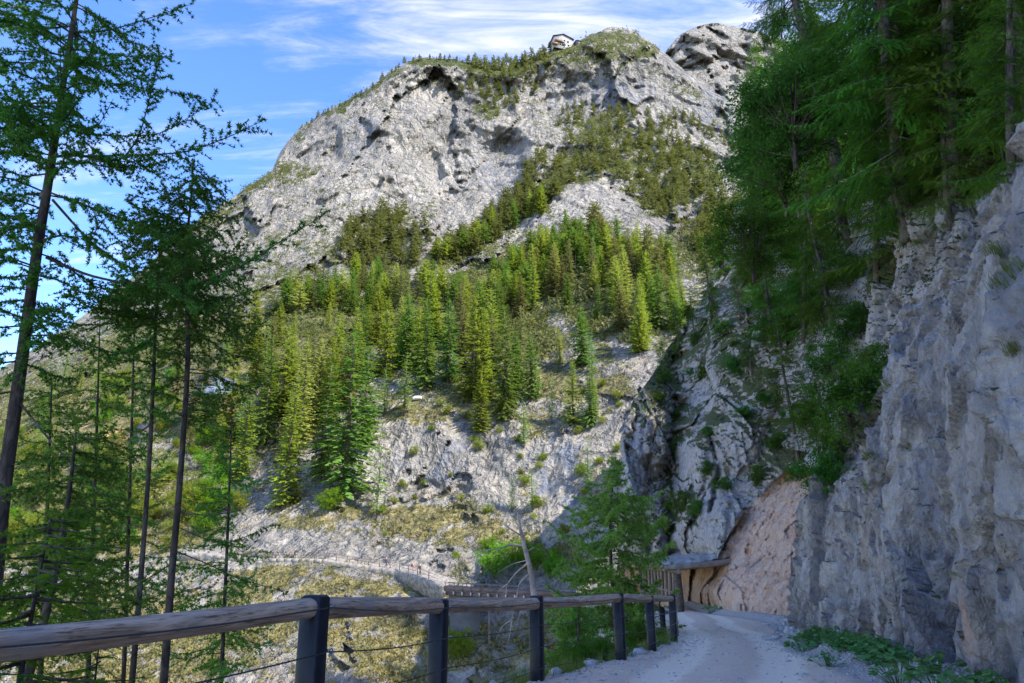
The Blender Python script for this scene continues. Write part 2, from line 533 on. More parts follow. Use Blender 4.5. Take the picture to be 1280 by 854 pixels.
# ------------------------------------------------------------------ the mountain across the gorge
SIL = np.array([(-420, 640), (-150, 545), (0, 462), (100, 398), (180, 335), (250, 274), (300, 240), (340, 212), (352, 186), (375, 158), (420, 132), (460, 112), (490, 88), (508, 77), (532, 71), (570, 75), (610, 84), (650, 80), (675, 70), (690, 62), (705, 58), (722, 52), (740, 42), (765, 34), (790, 37), (812, 50), (830, 66), (860, 92), (900, 120), (950, 140), (1010, 160), (1250, 240)], float)
CTRL = np.array([
    (-420, 640, 300), (-150, 545, 330), (0, 462, 360), (100, 398, 385), (180, 335, 400), (250, 274, 410), (352, 186, 425), (420, 132, 430), (532, 71, 432), (610, 84, 436), (690, 62, 432), (765, 34, 440), (830, 66, 430), (900, 120, 405), (1010, 160, 400), (1250, 240, 380),
    (560, 150, 402), (450, 200, 388), (350, 260, 372), (600, 250, 366), (700, 130, 408), (850, 150, 384), (750, 180, 372), (650, 250, 350), (555, 305, 330), (745, 235, 330), (880, 250, 312), (600, 350, 292), (450, 330, 316), (350, 350, 302), (700, 300, 282), (850, 330, 250),
    (200, 420, 300), (50, 520, 255), (500, 365, 282), (700, 370, 236), (550, 420, 220), (400, 420, 232), (250, 450, 232), (100, 540, 220), (550, 485, 182), (650, 460, 190), (750, 450, 182), (820, 440, 175), (400, 500, 192), (300, 520, 200),
    (540, 530, 169), (540, 600, 163), (650, 560, 160), (740, 560, 150), (400, 620, 160), (300, 620, 168), (560, 640, 150), (680, 640, 143), (740, 690, 130), (480, 690, 141), (330, 690, 143), (200, 650, 165), (100, 660, 170), (0, 660, 180),
    (560, 722, 130), (400, 735, 128), (330, 705, 140), (400, 780, 116), (560, 800, 116), (680, 800, 116), (640, 745, 128), (750, 760, 120), (250, 800, 118), (0, 800, 130), (0, 940, 108), (400, 940, 98), (700, 940, 94), (850, 700, 118), (900, 500, 160), (960, 300, 265), (1250, 500, 200), (1250, 900, 110), (-420, 800, 170), (-420, 940, 150)], float)

def tps_fit(P, z, lam=0.0):
    n = len(P)
    def U(r2): return r2 * np.log(r2 + 1e-9)
    D2 = ((P[:, None] - P[None]) ** 2).sum(-1)
    A = np.zeros((n + 3, n + 3))
    A[:n, :n] = U(D2) + lam * np.eye(n)
    A[:n, n] = 1; A[:n, n + 1:] = P; A[n, :n] = 1; A[n + 1:, :n] = P.T
    w = np.linalg.solve(A, np.concatenate((z, np.zeros(3))))
    def ev(Q):
        out = np.zeros(len(Q))
        for a in range(0, len(Q), 40000):
            q = Q[a:a + 40000]
            d2 = ((q[:, None] - P[None]) ** 2).sum(-1)
            out[a:a + 40000] = U(d2) @ w[:n] + w[n] + q @ w[n + 1:]
        return out
    return ev
mt_ev = tps_fit(CTRL[:, :2] / 500.0, np.log(CTRL[:, 2]), 0.002)

NX, NY = 640, 470
PX = np.linspace(-300, 1060, NX)
TOP = np.interp(PX, SIL[:, 0], SIL[:, 1])
TOP = TOP + 5 * fbm(np.stack((PX / 16, 0 * PX, 0 * PX + 3.3), -1), 5, 0.6)
BOT = 960.0
TT = np.linspace(0, 1, NY) ** 1.0
GX = np.repeat(PX[:, None], NY, 1)
GY = TOP[:, None] + (BOT - TOP[:, None]) * TT[None]
Yc = np.exp(mt_ev(np.stack((GX, GY), -1).reshape(-1, 2) / 500.0)).reshape(NX, NY)
P0 = at_arr(GX, GY, Yc)
rel = np.clip(Yc / 400.0, 0.2, 1.1)
# recesses, bulges and gullies of the face: px, py, half width, half height, turn, depth (m, + is deeper)
DENTS = [(628, 205, 30, 42, 0.1, 16), (600, 158, 26, 26, 0.5, -8), (575, 215, 42, 40, 0.7, -12), (540, 205, 12, 30, -0.5, 9), (557, 232, 8, 22, -0.7, 6), (455, 168, 22, 24, 0.2, 8), (420, 182, 9, 24, 0.25, 7), (480, 215, 26, 18, 0.4, -6), (370, 205, 16, 26, 0.2, 5), (740, 118, 75, 18, 0.05, 7), (800, 112, 14, 24, 0, 8), (770, 115, 7, 24, 0, -4), (712, 110, 8, 24, 0.1, 6), (740, 255, 50, 30, 0.2, -9), (820, 270, 40, 26, -0.2, -7), (858, 278, 10, 30, 0.3, 7), (560, 290, 16, 30, 0.6, 8), (520, 300, 30, 25, 0.4, -6), (640, 300, 14, 40, 0.9, 6), (430, 345, 40, 14, 0.5, -6), (890, 130, 16, 30, -0.3, 9), (660, 100, 14, 24, 0.1, 6),
         (545, 578, 48, 24, 0, 1.8), (540, 612, 60, 9, 0.03, 4.5), (520, 575, 10, 26, 0, -1.6), (612, 575, 8, 22, 0, 3.0), (640, 575, 26, 30, 0, -3.0), (690, 590, 12, 50, 0.2, 1.6), (720, 600, 12, 60, 0.3, 2.2), (735, 530, 24, 22, 0, 3.5), (790, 430, 26, 20, -0.2, 5), (705, 430, 30, 16, 0.2, -4), (740, 480, 36, 14, -0.3, 3), (670, 675, 20, 20, 0, 3), (500, 660, 40, 20, 0.1, -2.5), (520, 770, 14, 14, 0.6, 3), (600, 790, 26, 60, 0, -2), (640, 780, 26, 60, 0.2, 3)]
disp = np.zeros_like(Yc)
wob = fbm(P0 / (28.0 * rel[..., None]), 4, 0.55, seed=5)
wob3 = fbm(P0 / (20.0 * rel[..., None]), 4, 0.55, seed=6)
for (cx_, cy_, rx_, ry_, ro_, dp_) in DENTS:
    c_, s_ = math.cos(ro_), math.sin(ro_)
    dx_ = (GX - cx_) + wob * 26; dy_ = (GY - cy_) + wob3 * 26
    a_ = (dx_ * c_ + dy_ * s_) / rx_; b_ = (-dx_ * s_ + dy_ * c_) / ry_
    r_ = np.sqrt(a_ * a_ + b_ * b_)
    disp += .6 * dp_ * (1 - smooth(0.35, 1.25, r_))
# strata run up to the right: stretched noise
ca_, sa_ = math.cos(0.95), math.sin(0.95)
Q = np.stack((P0[..., 0] * ca_ + P0[..., 2] * sa_, P0[..., 1], -P0[..., 0] * sa_ + P0[..., 2] * ca_), -1)
Qs = Q / rel[..., None] ** 0.75 * np.array((0.35, 0.7, 1.0))
big_r = ridged(P0 / 95.0, 4, 0.5, seed=11)
str_r = ridged(Qs / 30.0, 5, 0.55, seed=21)
msk = smooth(-0.25, 0.35, fbm(P0 / (40.0 * rel[..., None]), 3, seed=71))
calm = 0.5 + 0.5 * smooth(165, 260, Yc)
disp0 = disp.copy(); disp = disp * 0
wv = 0.35 * np.stack([fbm(P0 / (16.0 * rel[..., None]), 3, 0.55, seed=k) for k in (81, 82, 83)], -1)
rl = rel[..., None]
disp += rel * (-17.0 * big_r - 6.0 * str_r)
disp += rel * 9.0 * facets(P0 * np.array((1, 1, .45)) / (46.0 * rl ** .6) + wv, seed=54, tilt=1.2, step=.15)
disp += rel * (0.5 + 0.5 * msk) * 3.6 * facets(Qs * np.array((1, 1, .8)) / 19.0 + wv, seed=31, tilt=1.3, step=.2)
disp += rel * (1.1 - .6 * msk) * 1.2 * facets(P0 * np.array((1, 1, .5)) / (9.0 * rl ** .5) + wv, seed=41, tilt=1.3, step=.3)
disp += rel * .55 * facets(P0 / (3.6 * rl ** .4), seed=42, tilt=1.2, step=.3)
# upright cracks and gullies
crk = 1 - np.abs(pnoise(P0 * np.array((1, 1, .16)) / (15.0 * rl ** .6) + wv, seed=91)) * 7
crk2 = 1 - np.abs(pnoise(Qs * np.array((.2, 1, 1)) / 9.0 + wv, seed=92)) * 6
disp += rel * (4.2 * np.clip(crk, 0, 1) * smooth(-.2, .3, fbm(P0 / (60.0 * rl), 2, seed=93)) + 1.3 * np.clip(crk2, 0, 1))
# ledges
lz = (P0[..., 2] + 14 * rel * fbm(P0 / (45.0 * rl), 3, seed=94) + .35 * P0[..., 0]) / (24.0 * rel ** .7)
saw = lz - np.floor(lz)
disp += rel * 3.6 * (smooth(0.0, .85, saw) - smooth(.85, 1.0, saw) - .5) * smooth(-.1, .3, fbm(P0 / (55.0 * rl), 2, seed=95))
disp = disp0 * (.55 + .45 * smooth(165, 260, Yc)) + disp * calm
disp += rel ** 0.8 * 1.0 * fbm(P0 / 4.0, 4, 0.65, seed=51)
edge = smooth(0, 0.012, TT)[None]
Ym = Yc + disp * (0.25 + 0.75 * edge)
Pm = at_arr(GX, GY, Ym)
du = np.gradient(Pm, axis=0); dv = np.gradient(Pm, axis=1)
N_ = np.cross(du, dv); N_ /= np.linalg.norm(N_, axis=-1, keepdims=True) + 1e-9
N_ *= np.where((N_ * (Pm - np.array((0, 0, EYE)))).sum(-1, keepdims=True) > 0, -1, 1)
# what grows where: px, py, half width, half height, turn, plants, dryness
GREEN = [(760, 60, 75, 22, 0.0, .75, .15), (700, 85, 110, 24, -.15, .7, .1), (640, 100, 60, 20, .2, .55, .05), (840, 105, 50, 16, .5, .5, .1), (560, 80, 70, 9, .1, .6, 0), (450, 118, 80, 9, -.5, .55, 0), (380, 160, 30, 8, -.9, .5, 0), (330, 225, 60, 9, -.6, .5, .1), (280, 262, 60, 12, -.6, .5, .2), (365, 222, 45, 10, -.3, .4, .2), (520, 130, 40, 8, .1, .3, 0), (610, 130, 26, 36, .2, .5, 0),
         (800, 190, 110, 45, .35, .62, .1), (720, 210, 70, 24, -.6, .6, .15), (650, 245, 60, 22, -.6, .5, .1), (590, 300, 60, 18, -.65, .55, .15), (460, 300, 70, 28, -.4, .5, .2), (850, 220, 50, 40, 0, .5, .1), (870, 300, 40, 40, .3, .35, .2), (800, 240, 60, 16, .7, .5, .2),
         (650, 340, 120, 40, -.2, .6, .25), (740, 340, 110, 34, .1, .6, .3), (520, 400, 180, 40, 0, .75, .3), (360, 430, 130, 50, -.2, .75, .3), (200, 470, 160, 80, -.3, .75, .55), (40, 560, 150, 90, -.2, .8, .8), (100, 650, 200, 70, 0, .62, .75), (300, 520, 120, 60, 0, .7, .5),
         (640, 420, 70, 30, .2, .6, .45), (760, 400, 70, 26, .3, .55, .5), (600, 500, 60, 26, .2, .66, .7), (520, 520, 60, 18, 0, .58, .75), (690, 480, 60, 22, .3, .55, .65), (660, 540, 50, 30, 0, .45, .8), (760, 480, 36, 24, .2, .55, .6), (735, 600, 40, 40, 0, .4, .8), (640, 600, 30, 34, 0, .42, .85),
         (560, 655, 100, 30, .05, .72, .8), (680, 690, 60, 34, .3, .72, .45), (470, 650, 60, 24, .2, .5, .7), (380, 650, 60, 16, .2, .45, .8), (440, 735, 150, 16, .1, .55, .85), (330, 760, 90, 50, 0, .48, .8), (480, 800, 130, 60, .3, .50, .8), (580, 800, 50, 60, 0, .5, .6), (690, 790, 60, 60, 0, .5, .5), (330, 715, 60, 8, 0, .6, .85), (150, 800, 200, 80, 0, .55, .7)]
BARE = [(560, 170, 60, 44, .6, .5), (470, 200, 70, 40, .3, .35), (600, 225, 60, 60, 0, .5), (750, 118, 70, 17, .05, .6), (740, 252, 60, 24, .2, .4), (560, 285, 20, 22, .5, .5), (830, 278, 50, 18, -.2, .3), (545, 585, 62, 26, 0, .6), (415, 350, 60, 16, -.5, .3), (580, 340, 50, 16, -.4, .3), (440, 690, 110, 12, .12, .5), (370, 680, 70, 14, .1, .4), (700, 400, 26, 12, .3, .3), (790, 430, 30, 22, .2, .4), (300, 640, 40, 12, .3, .3), (600, 690, 40, 12, 0, .15), (700, 600, 30, 40, 0, .25), (640, 560, 20, 30, 0, .25)]
def blob(l, X, Yp, w):
    c_, s_ = math.cos(l[4]), math.sin(l[4])
    dx_ = X - l[0] + w * 22; dy_ = Yp - l[1] + w * 16
    a_ = (dx_ * c_ + dy_ * s_) / l[2]; b_ = (-dx_ * s_ + dy_ * c_) / l[3]
    return 1 - smooth(0.55, 1.25, np.sqrt(a_ * a_ + b_ * b_))
cover = np.full(Yc.shape, 0.22); dry = np.full(Yc.shape, 0.15)
wob2 = fbm(P0 / (14.0 * rel[..., None]), 4, 0.6, seed=61)
for l in GREEN:
    k = blob(l, GX, GY, wob2)
    cover = np.maximum(cover, k * l[5]); dry = dry * (1 - k) + k * l[6]
for l in BARE:
    cover = cover - blob(l, GX, GY, wob2) * l[5]
upn = N_[..., 2]
cover = cover - 0.13 * (Yc < 175) - 0.05 - smooth(175, 150, Yc) * (.05 + .55 * smooth(.05, .35, fbm(P0 / 7.0, 4, .62, seed=96)))
cover = cover * (0.72 + 0.5 * smooth(0.1, 0.7, upn)) + 0.60 * (smooth(0.25, 0.85, upn) - 0.36)
cover = cover + 0.30 * fbm(Qs / 9.0, 4, 0.6, seed=63) + 0.18 * fbm(P0 / 3.0, 3, 0.6, seed=64)
dry = np.clip(dry + 0.75 * fbm(P0 / 7.0, 4, 0.65, seed=65) * (0.3 + dry), 0, 1)
recess_shade = np.clip(sum(blob((x, y, rx, ry, 0), GX, GY, wob2) for x, y, rx, ry in [(628, 205, 36, 45), (745, 118, 80, 22), (455, 170, 30, 26), (550, 580, 60, 30), (700, 590, 40, 60), (890, 140, 30, 40)]), 0, 1)
vst = fbm(P0 * np.array((1, 1, .09)) / 3.2, 4, 0.6, seed=66)
recess_shade = recess_shade * smooth(-0.15, 0.25, vst)  # blue shade of the recesses put into the colour, broken into upright streaks
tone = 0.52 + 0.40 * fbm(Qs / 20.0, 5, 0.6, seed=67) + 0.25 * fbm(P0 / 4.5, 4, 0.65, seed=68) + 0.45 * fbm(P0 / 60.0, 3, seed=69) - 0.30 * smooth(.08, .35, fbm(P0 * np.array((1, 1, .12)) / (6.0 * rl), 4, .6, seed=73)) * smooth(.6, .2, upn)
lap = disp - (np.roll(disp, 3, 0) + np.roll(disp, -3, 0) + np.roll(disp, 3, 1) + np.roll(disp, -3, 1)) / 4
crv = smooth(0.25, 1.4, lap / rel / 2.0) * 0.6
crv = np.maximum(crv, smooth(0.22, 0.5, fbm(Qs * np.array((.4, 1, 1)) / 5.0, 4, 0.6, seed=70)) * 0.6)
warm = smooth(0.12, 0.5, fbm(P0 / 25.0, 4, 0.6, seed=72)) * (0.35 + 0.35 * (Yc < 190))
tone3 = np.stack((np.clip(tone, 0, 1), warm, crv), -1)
cov = np.stack((np.clip(cover, 0, 1.2), np.clip(dry, 0, 1), recess_shade), -1)

def grid_faces(nx, ny):
    i = np.arange(nx - 1)[:, None] * ny + np.arange(ny - 1)[None]
    return np.stack((i, i + 1, i + ny + 1, i + ny), -1).reshape(-1, 4)
# back of the mountain behind its crest, and the gorge floor towards us
back = []
crest = Pm[:, 0]
for k in range(14, 0, -1):
    q = crest.copy()
    d_ = 4.0 * k ** 1.6
    dirn = q[:, :2] / np.linalg.norm(q[:, :2], axis=1)[:, None]
    q[:, :2] += dirn * d_
    q[:, 2] -= d_ * 0.25 + d_ * d_ * 0.0011
    q[:, 2] += min(d_ * .06, 2.5) * fbm(q / 12.0, 3)
    back.append(q)
floor = []
low = Pm[:, -1]
for k in range(1, 5):
    q = low.copy(); q[:, 1] -= 6.0 * k; q[:, 2] -= 7.0 * k - k * k * 0.6
    floor.append(q)
FULL = np.concatenate((np.stack(back, 1), Pm, np.stack(floor, 1)), 1)
nb = len(back)
cov_full = np.concatenate((np.repeat(cov[:, :1], nb, 1), cov, np.repeat(cov[:, -1:], 4, 1)), 1)
tone_full = np.concatenate((np.repeat(tone3[:, :1], nb, 1), tone3, np.repeat(tone3[:, -1:], 4, 1)), 1)
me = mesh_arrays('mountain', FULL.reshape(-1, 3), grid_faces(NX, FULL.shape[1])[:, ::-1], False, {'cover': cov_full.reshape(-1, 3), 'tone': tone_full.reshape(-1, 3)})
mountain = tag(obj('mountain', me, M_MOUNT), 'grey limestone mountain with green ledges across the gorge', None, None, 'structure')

def mt(px, py):
    """point of the mountain surface seen at photograph pixel (px, py)"""
    i = np.clip(np.interp(px, PX, np.arange(NX)), 0, NX - 1.001)
    a = int(i); fa = i - a
    top = TOP[a] * (1 - fa) + TOP[a + 1] * fa
    j = np.clip((py - top) / (BOT - top) * (NY - 1), 0, NY - 1.001)
    b = int(j); fb = j - b
    return (Pm[a, b] * (1 - fa) + Pm[a + 1, b] * fa) * (1 - fb) + (Pm[a, b + 1] * (1 - fa) + Pm[a + 1, b + 1] * fa) * fb

# ------------------------------------------------------------------ the bare peak behind
def peak():
    nx, ny = 150, 110
    px = np.linspace(690, 1240, nx)
    top = np.interp(px, [690, 800, 826, 834, 850, 872, 888, 905, 950, 1020, 1240], [190, 110, 76, 62, 43, 33, 29, 30, 40, 70, 180]) + 3 * fbm(np.stack((px / 11, 0 * px, 0 * px), -1), 4, .6, seed=3)
    t = np.linspace(0, 1, ny)
    gx = np.repeat(px[:, None], ny, 1); gy = top[:, None] + (330 - top[:, None]) * t[None]
    y = 900 - 260 * t[None] + 0 * gx
    p = at_arr(gx, gy, y)
    y = y - 22 * ridged(p / 120, 4, .55, seed=7) + 12 * facets(p * np.array((1, 1, .6)) / 50, seed=8, tilt=1.4, step=.3) + 12 * facets(p / 22, seed=18, tilt=1.3, step=.3) - 8 * ridged(p / 25, 3, .6)
    p = at_arr(gx, gy, y)
    bk = []
    for k in (3, 2, 1):
        q = p[:, 0].copy(); q[:, 1] += 60 * k; q[:, 2] -= 25 * k * k; bk.append(q)
    full = np.concatenate((np.stack(bk, 1), p), 1)
    c = np.zeros(full.shape); c[..., 0] = 0.05
    tn = np.zeros(full.shape); tn[..., 0] = np.clip(0.5 + 0.3 * fbm(full / 60.0, 4, .6, seed=5) + .25 * fbm(full / 14.0, 3, .6, seed=6), 0, 1); tn[..., 2] = smooth(.1, .5, fbm(full / 30.0, 4, .6, seed=9)) * .6
    me = mesh_arrays('distant_peak', full.reshape(-1, 3), grid_faces(nx, ny + 3)[:, ::-1], False, {'cover': c.reshape(-1, 3), 'tone': tn.reshape(-1, 3)})
    tag(obj('distant_peak', me, M_MOUNT), 'bare grey rock peak behind the mountain shoulder', None, None, 'structure')
peak()

# ------------------------------------------------------------------ ground profile of the road (z over Y)
G_Y = np.array([-40, -10, 0, 5.3, 7.6, 10.3, 13.2, 15.8, 18.7, 26, 33, 44, 60, 75])
G_Z = np.array([.4, .15, .08, .06, -.11, -.23, -.35, -.54, -.68, -1.15, -1.5, -1.95, -2.2, -2.4])
def gz(y): return np.interp(y, G_Y, G_Z)
# fence line and the foot of the rock on the right, x over Y
POSTS = []
for px_, Y_ in ((-60, 2.55), (393, 5.3), (548, 7.75), (671, 10.4), (775, 13.2), (814, 15.9), (842, 18.7)):
    q = at(px_, 790, Y_)
    POSTS.append((q[0], Y_))
POSTS[0] = (-2.50, 2.75)
POSTS = [(-3.35, 0.3)] + POSTS
L_Y = np.array([-40, -10, 0.3] + [p[1] for p in POSTS[1:]] + [22, 26, 31, 35, 44, 56, 75])
L_X = np.array([-9, -5.6, -3.35] + [p[0] for p in POSTS[1:]] + [4.7, 4.5, 4.9, 6.6, 9.6, 9.5, 8.5]) - 0.35
R_Y = np.array([-40, 0, 7.5, 10, 14, 18, 21, 24, 33, 44, 60, 75])
R_X = np.array([4.9, 4.9, 5.05, 5.65, 6.5, 7.3, 8.06, 9.6, 12.0, 11.9, 13.5, 14])
def lx(y): return np.interp(y, L_Y, L_X)
def rx(y): return np.interp(y, R_Y, R_X)

# ------------------------------------------------------------------ near rock wall beside the road
def near_cliff():
    ns, ntt = 430, 330
    ys = np.concatenate((np.linspace(-38, 4, 70), np.linspace(4.2, 21, 300), np.linspace(21.05, 22.5, 60)))
    base = np.stack((rx(ys), ys), -1)
    turn = np.clip((ys - 21) / 1.5, 0, 1)
    base[:, 0] = np.where(ys > 21, 8.06 + 7.5 * turn ** 1.4, base[:, 0])
    base[:, 1] = np.where(ys > 21, 21 + 2.2 * np.sin(turn * 1.5), base[:, 1])
    t = np.linspace(-0.6, 13.2, ntt)
    near = np.interp(t, [-1, 0, 2, 4, 6, 7, 7.6, 8.4, 10, 13.5], [-.15, 0, .25, .6, 1.4, 2.3, 3.5, 5.6, 9.6, 16])
    far = np.interp(t, [-1, 0, 1.5, 3.3, 5, 7.3, 8.2, 9.5, 11.6, 12.4, 13.5], [-.1, 0, .15, .46, 1.3, 2.6, 3.4, 3.6, 3.9, 4.8, 7.0])
    w = smooth(10, 19, base[:, 1])[:, None]
    dx = near[None] * (1 - w) + far[None] * w
    X = base[:, 0:1] + dx * (1 - 0.75 * turn[:, None]); Y = np.repeat(base[:, 1:2], ntt, 1) - dx * 0.1
    Y = Y + turn[:, None] * dx * 0.9
    Z = gz(ys)[:, None] + t[None]
    P = np.stack((X, Y, Z), -1)
    nrm = np.stack((-np.ones_like(X) + 0.6 * turn[:, None], -0.30 + 1.2 * turn[:, None] + 0 * X, 0.25 + 0 * X), -1)
    nrm /= np.linalg.norm(nrm, axis=-1, keepdims=True)
    wp = P + 0.22 * np.stack([fbm(P / 1.8, 3, seed=k) for k in (1, 2, 3)], -1)
    d = 0.55 * fbm(P * np.array((1, 1, .5)) / 4.5, 3, .5, seed=4)
    m1 = smooth(-.3, .3, fbm(P / 2.6, 3, seed=9))
    d += 1.10 * facets(wp * np.array((1, 1, .45)) / 2.6, seed=12, tilt=.7, step=.12)
    d += 0.42 * (.4 + .6 * m1) * facets(wp * np.array((1, 1, .6)) / 1.0, seed=13, tilt=.8, step=.25)
    d += 0.15 * (1.2 - .8 * m1) * facets(wp / .42, seed=15, tilt=.9, step=.35)
    d += 0.05 * facets(wp / .18, seed=18, tilt=.9, step=.3)
    def groove(q, sd, k): return np.clip(1 - np.abs(pnoise(q, sd)) * k, 0, 1)
    gr1 = groove(wp * np.array((1, 1, .14)) / 1.5, 26, 9) * smooth(-.25, .2, fbm(P / 3, 2, seed=27))
    gr2 = groove(np.stack((wp[..., 1] * .25 + wp[..., 2] * .9, wp[..., 1] * .2 - wp[..., 2] * .1, wp[..., 0] * .2), -1) / 1.1, 28, 11) * smooth(-.1, .3, fbm(P / 2.2, 2, seed=29))
    d -= 0.34 * gr1 + 0.22 * gr2
    d += 0.035 * fbm(P / .14, 3, .65, seed=22)
    # overhanging blocks and hollows along the upper edge
    up = smooth(4.5, 7.5, t)[None]
    d += up * (0.55 * facets(wp * np.array((.8, .8, 1.4)) / 1.5, seed=33, tilt=.6, step=.9))
    P = P + nrm * (d - .05)[..., None]
    du = np.gradient(P, axis=0); dv = np.gradient(P, axis=1)
    N = np.cross(du, dv); N /= np.linalg.norm(N, axis=-1, keepdims=True) + 1e-9
    N *= np.where(N[..., :1] > 0, -1, 1)
    n1 = fbm(P / 1.6, 4, .6, seed=44)
    moss = 0.08 + 0.5 * smooth(.35, .8, N[..., 2]) + 0.35 * smooth(6.5, 10, t)[None] + .25 * n1
    moss += 0.5 * smooth(10.8, 12.2, t)[None]
    warm = 0.08 + 0.45 * smooth(.15, .45, fbm(P * np.array((1, 1, .35)) / 1.5, 4, .6, seed=45))
    warm += .45 * np.exp(-((P[..., 1] - 12.2) / .9) ** 2) * smooth(4.6, 1.0, t)[None] + .4 * np.exp(-((P[..., 1] - 9.6) / .5) ** 2) * smooth(2.6, .8, t)[None]
    wet_shade = 0.1 + .6 * gr1 + .4 * gr2 + .5 * np.exp(-((P[..., 1] - 11.0) / .55) ** 2) * smooth(7, 2, t)[None] + .5 * smooth(.1, .4, fbm(P * np.array((1, 1, .12)) / 1.1, 3, seed=46)) + .45 * smooth(16.5, 19, P[..., 1]) * smooth(6, 4, t)[None]  # upright wet streaks; the grooves are darkened in the colour too
    c = np.stack((moss, warm, wet_shade), -1)
    me = mesh_arrays('near_cliff', P.reshape(-1, 3), grid_faces(ns, ntt), True, {'cover': np.clip(c, 0, 1).reshape(-1, 3)})
    tag(obj('cliff', me, M_CLIFF), 'near blue-grey rock wall beside the gravel road', None, None, 'structure')
    return me
me_near = near_cliff()

# ------------------------------------------------------------------ the farther cliff above the gallery, with the pink slab
BC = np.array([(900, 775, 43), (945, 775, 37), (985, 778, 33), (1010, 790, 32), (1100, 800, 30),
    (890, 740, 44.5), (900, 705, 45.5), (930, 650, 46), (960, 615, 46), (985, 592, 46), (950, 700, 41), (1000, 700, 36), (1000, 620, 41), (1100, 640, 36),
    (875, 765, 52), (880, 715, 52), (850, 765, 56), (800, 765, 62), (850, 715, 57), (800, 715, 60), (870, 690, 51), (830, 690, 54), (800, 690, 57),
    (860, 650, 52), (885, 620, 51), (930, 590, 51), (870, 560, 54.5), (920, 520, 54), (960, 540, 51), (990, 500, 50), (900, 450, 60), (950, 400, 60), (1010, 420, 50), (900, 380, 68), (930, 300, 78), (990, 320, 62), (1100, 450, 42), (1100, 300, 48),
    (838, 640, 57), (838, 580, 60), (846, 520, 64), (840, 470, 71), (860, 430, 72),
    (790, 690, 58), (782, 640, 59), (790, 580, 60.5), (800, 530, 63), (815, 490, 67), (765, 690, 60), (760, 560, 64), (830, 440, 76), (870, 360, 82), (760, 400, 84), (900, 250, 92), (1100, 200, 62), (700, 600, 70), (700, 760, 66), (700, 300, 95),
    (900, 860, 40), (1000, 860, 30), (1100, 860, 27), (800, 860, 58), (700, 860, 60)], float)
b_ev = tps_fit(BC[:, :2] / 300.0, np.log(BC[:, 2]), 0.0008)
def far_cliff():
    nx, ny = 330, 400
    gyv = np.linspace(250, 812, ny)
    left = np.interp(gyv, [250, 300, 380, 430, 470, 500, 520, 560, 640, 690, 740, 812], [925, 905, 875, 838, 815, 792, 783, 778, 776, 772, 770, 768])
    left = left + 7 * fbm(np.stack((gyv / 22, 0 * gyv, 0 * gyv), -1), 4, .6, seed=8)
    s = np.linspace(0, 1, nx)
    gx = left[None] + (1110 - left[None]) * s[:, None]
    gy = np.repeat(gyv[None], nx, 0)
    y0 = np.exp(b_ev(np.stack((gx, gy), -1).reshape(-1, 2) / 300.0)).reshape(nx, ny)
    Pt = at_arr(gx, gy, y0)
    P = Pt * np.array((1, .35, 1))
    # leaning bedding planes dip to the left: ribs run down-left
    ca, sa = math.cos(.55), math.sin(.55)
    Q = np.stack((P[..., 0] * ca + P[..., 2] * sa, P[..., 1], -P[..., 0] * sa * 1 + P[..., 2] * ca), -1)
    wp = Q + .5 * np.stack([fbm(P / 3.5, 3, seed=k) for k in (1, 2, 3)], -1)
    pink = smooth(0, 22, gx - np.interp(gy, [560, 590, 650, 700, 765, 780], [1000, 972, 912, 890, 878, 876])) * smooth(575, 600, gy)
    gall = smooth(700, 712, gy) * (1 - pink) * (gx < 905)
    k = 1 - .72 * pink
    d = k * (-2.6 * ridged(P * np.array((1, 1, .22)) / 6.0, 4, .5, seed=5))
    for ln, dep, wid in (([(842, 700), (836, 640), (840, 580), (848, 520), (842, 465), (850, 420)], 4.2, 10), ([(874, 690), (868, 650), (884, 600), (900, 540), (918, 480), (935, 420)], 1.5, 8), ([(905, 690), (915, 640), (940, 590), (965, 530), (975, 470)], 1.0, 6), ([(812, 690), (806, 640), (812, 580), (818, 530)], 2.5, 5), ([(795, 600), (790, 560), (796, 520)], 2.0, 4), ([(890, 640), (896, 590), (890, 545)], 2.0, 4)):
        ly = [q[1] for q in ln][::-1]; lx_ = [q[0] for q in ln][::-1]
        cxl = np.interp(gy, ly, lx_) + 16 * fbm(P / 3.0, 4, .65, seed=int(dep * 10))
        d += k * dep * smooth(-.35, .15, fbm(P / 3.5, 3, seed=int(dep * 7)) + .06 * (dep - 3)) * np.exp(-((gx - cxl) / wid) ** 2) * smooth(min(ly) - 25, min(ly) + 10, gy) * (1 - smooth(max(ly) - 8, max(ly) + 8, gy))
    d += k * 1.6 * facets(P * np.array((1, 1, .35)) / 2.6, seed=6, tilt=.9, step=.3)
    d += (k * .5 + .12) * facets(P * np.array((1, 1, .6)) / 1.15, seed=7, tilt=.8, step=.25)
    d += .22 * facets(P / .42 + .3 * fbm(P / .4, 2)[..., None], seed=9, tilt=.9, step=.3) + .16 * fbm(P / .3, 3, .6, seed=10)
    d += pink * (.8 * ridged(P * np.array((1, 1, .5)) / 3.0, 3, .5, seed=15))
    y = y0 + d
    P = at_arr(gx, gy, y)
    du = np.gradient(P, axis=0); dv = np.gradient(P, axis=1)
    N = np.cross(du, dv); N /= np.linalg.norm(N, axis=-1, keepdims=True) + 1e-9
    N *= np.where((N * (P - np.array((0, 0, EYE)))).sum(-1, keepdims=True) > 0, -1, 1)
    n1 = fbm(P / 2.4, 4, .6, seed=44)
    lap = d - (np.roll(d, 4, 0) + np.roll(d, -4, 0) + np.roll(d, 4, 1) + np.roll(d, -4, 1)) / 4
    moss = (.06 + .6 * smooth(.2, .7, N[..., 2]) + .5 * n1 + .35 * smooth(.1, .5, lap)) * (1 - pink) * (1 - gall)
    def bl(x, yy, ax, ay, ro=0.): return blob((x, yy, ax, ay, ro), gx, gy, n1)
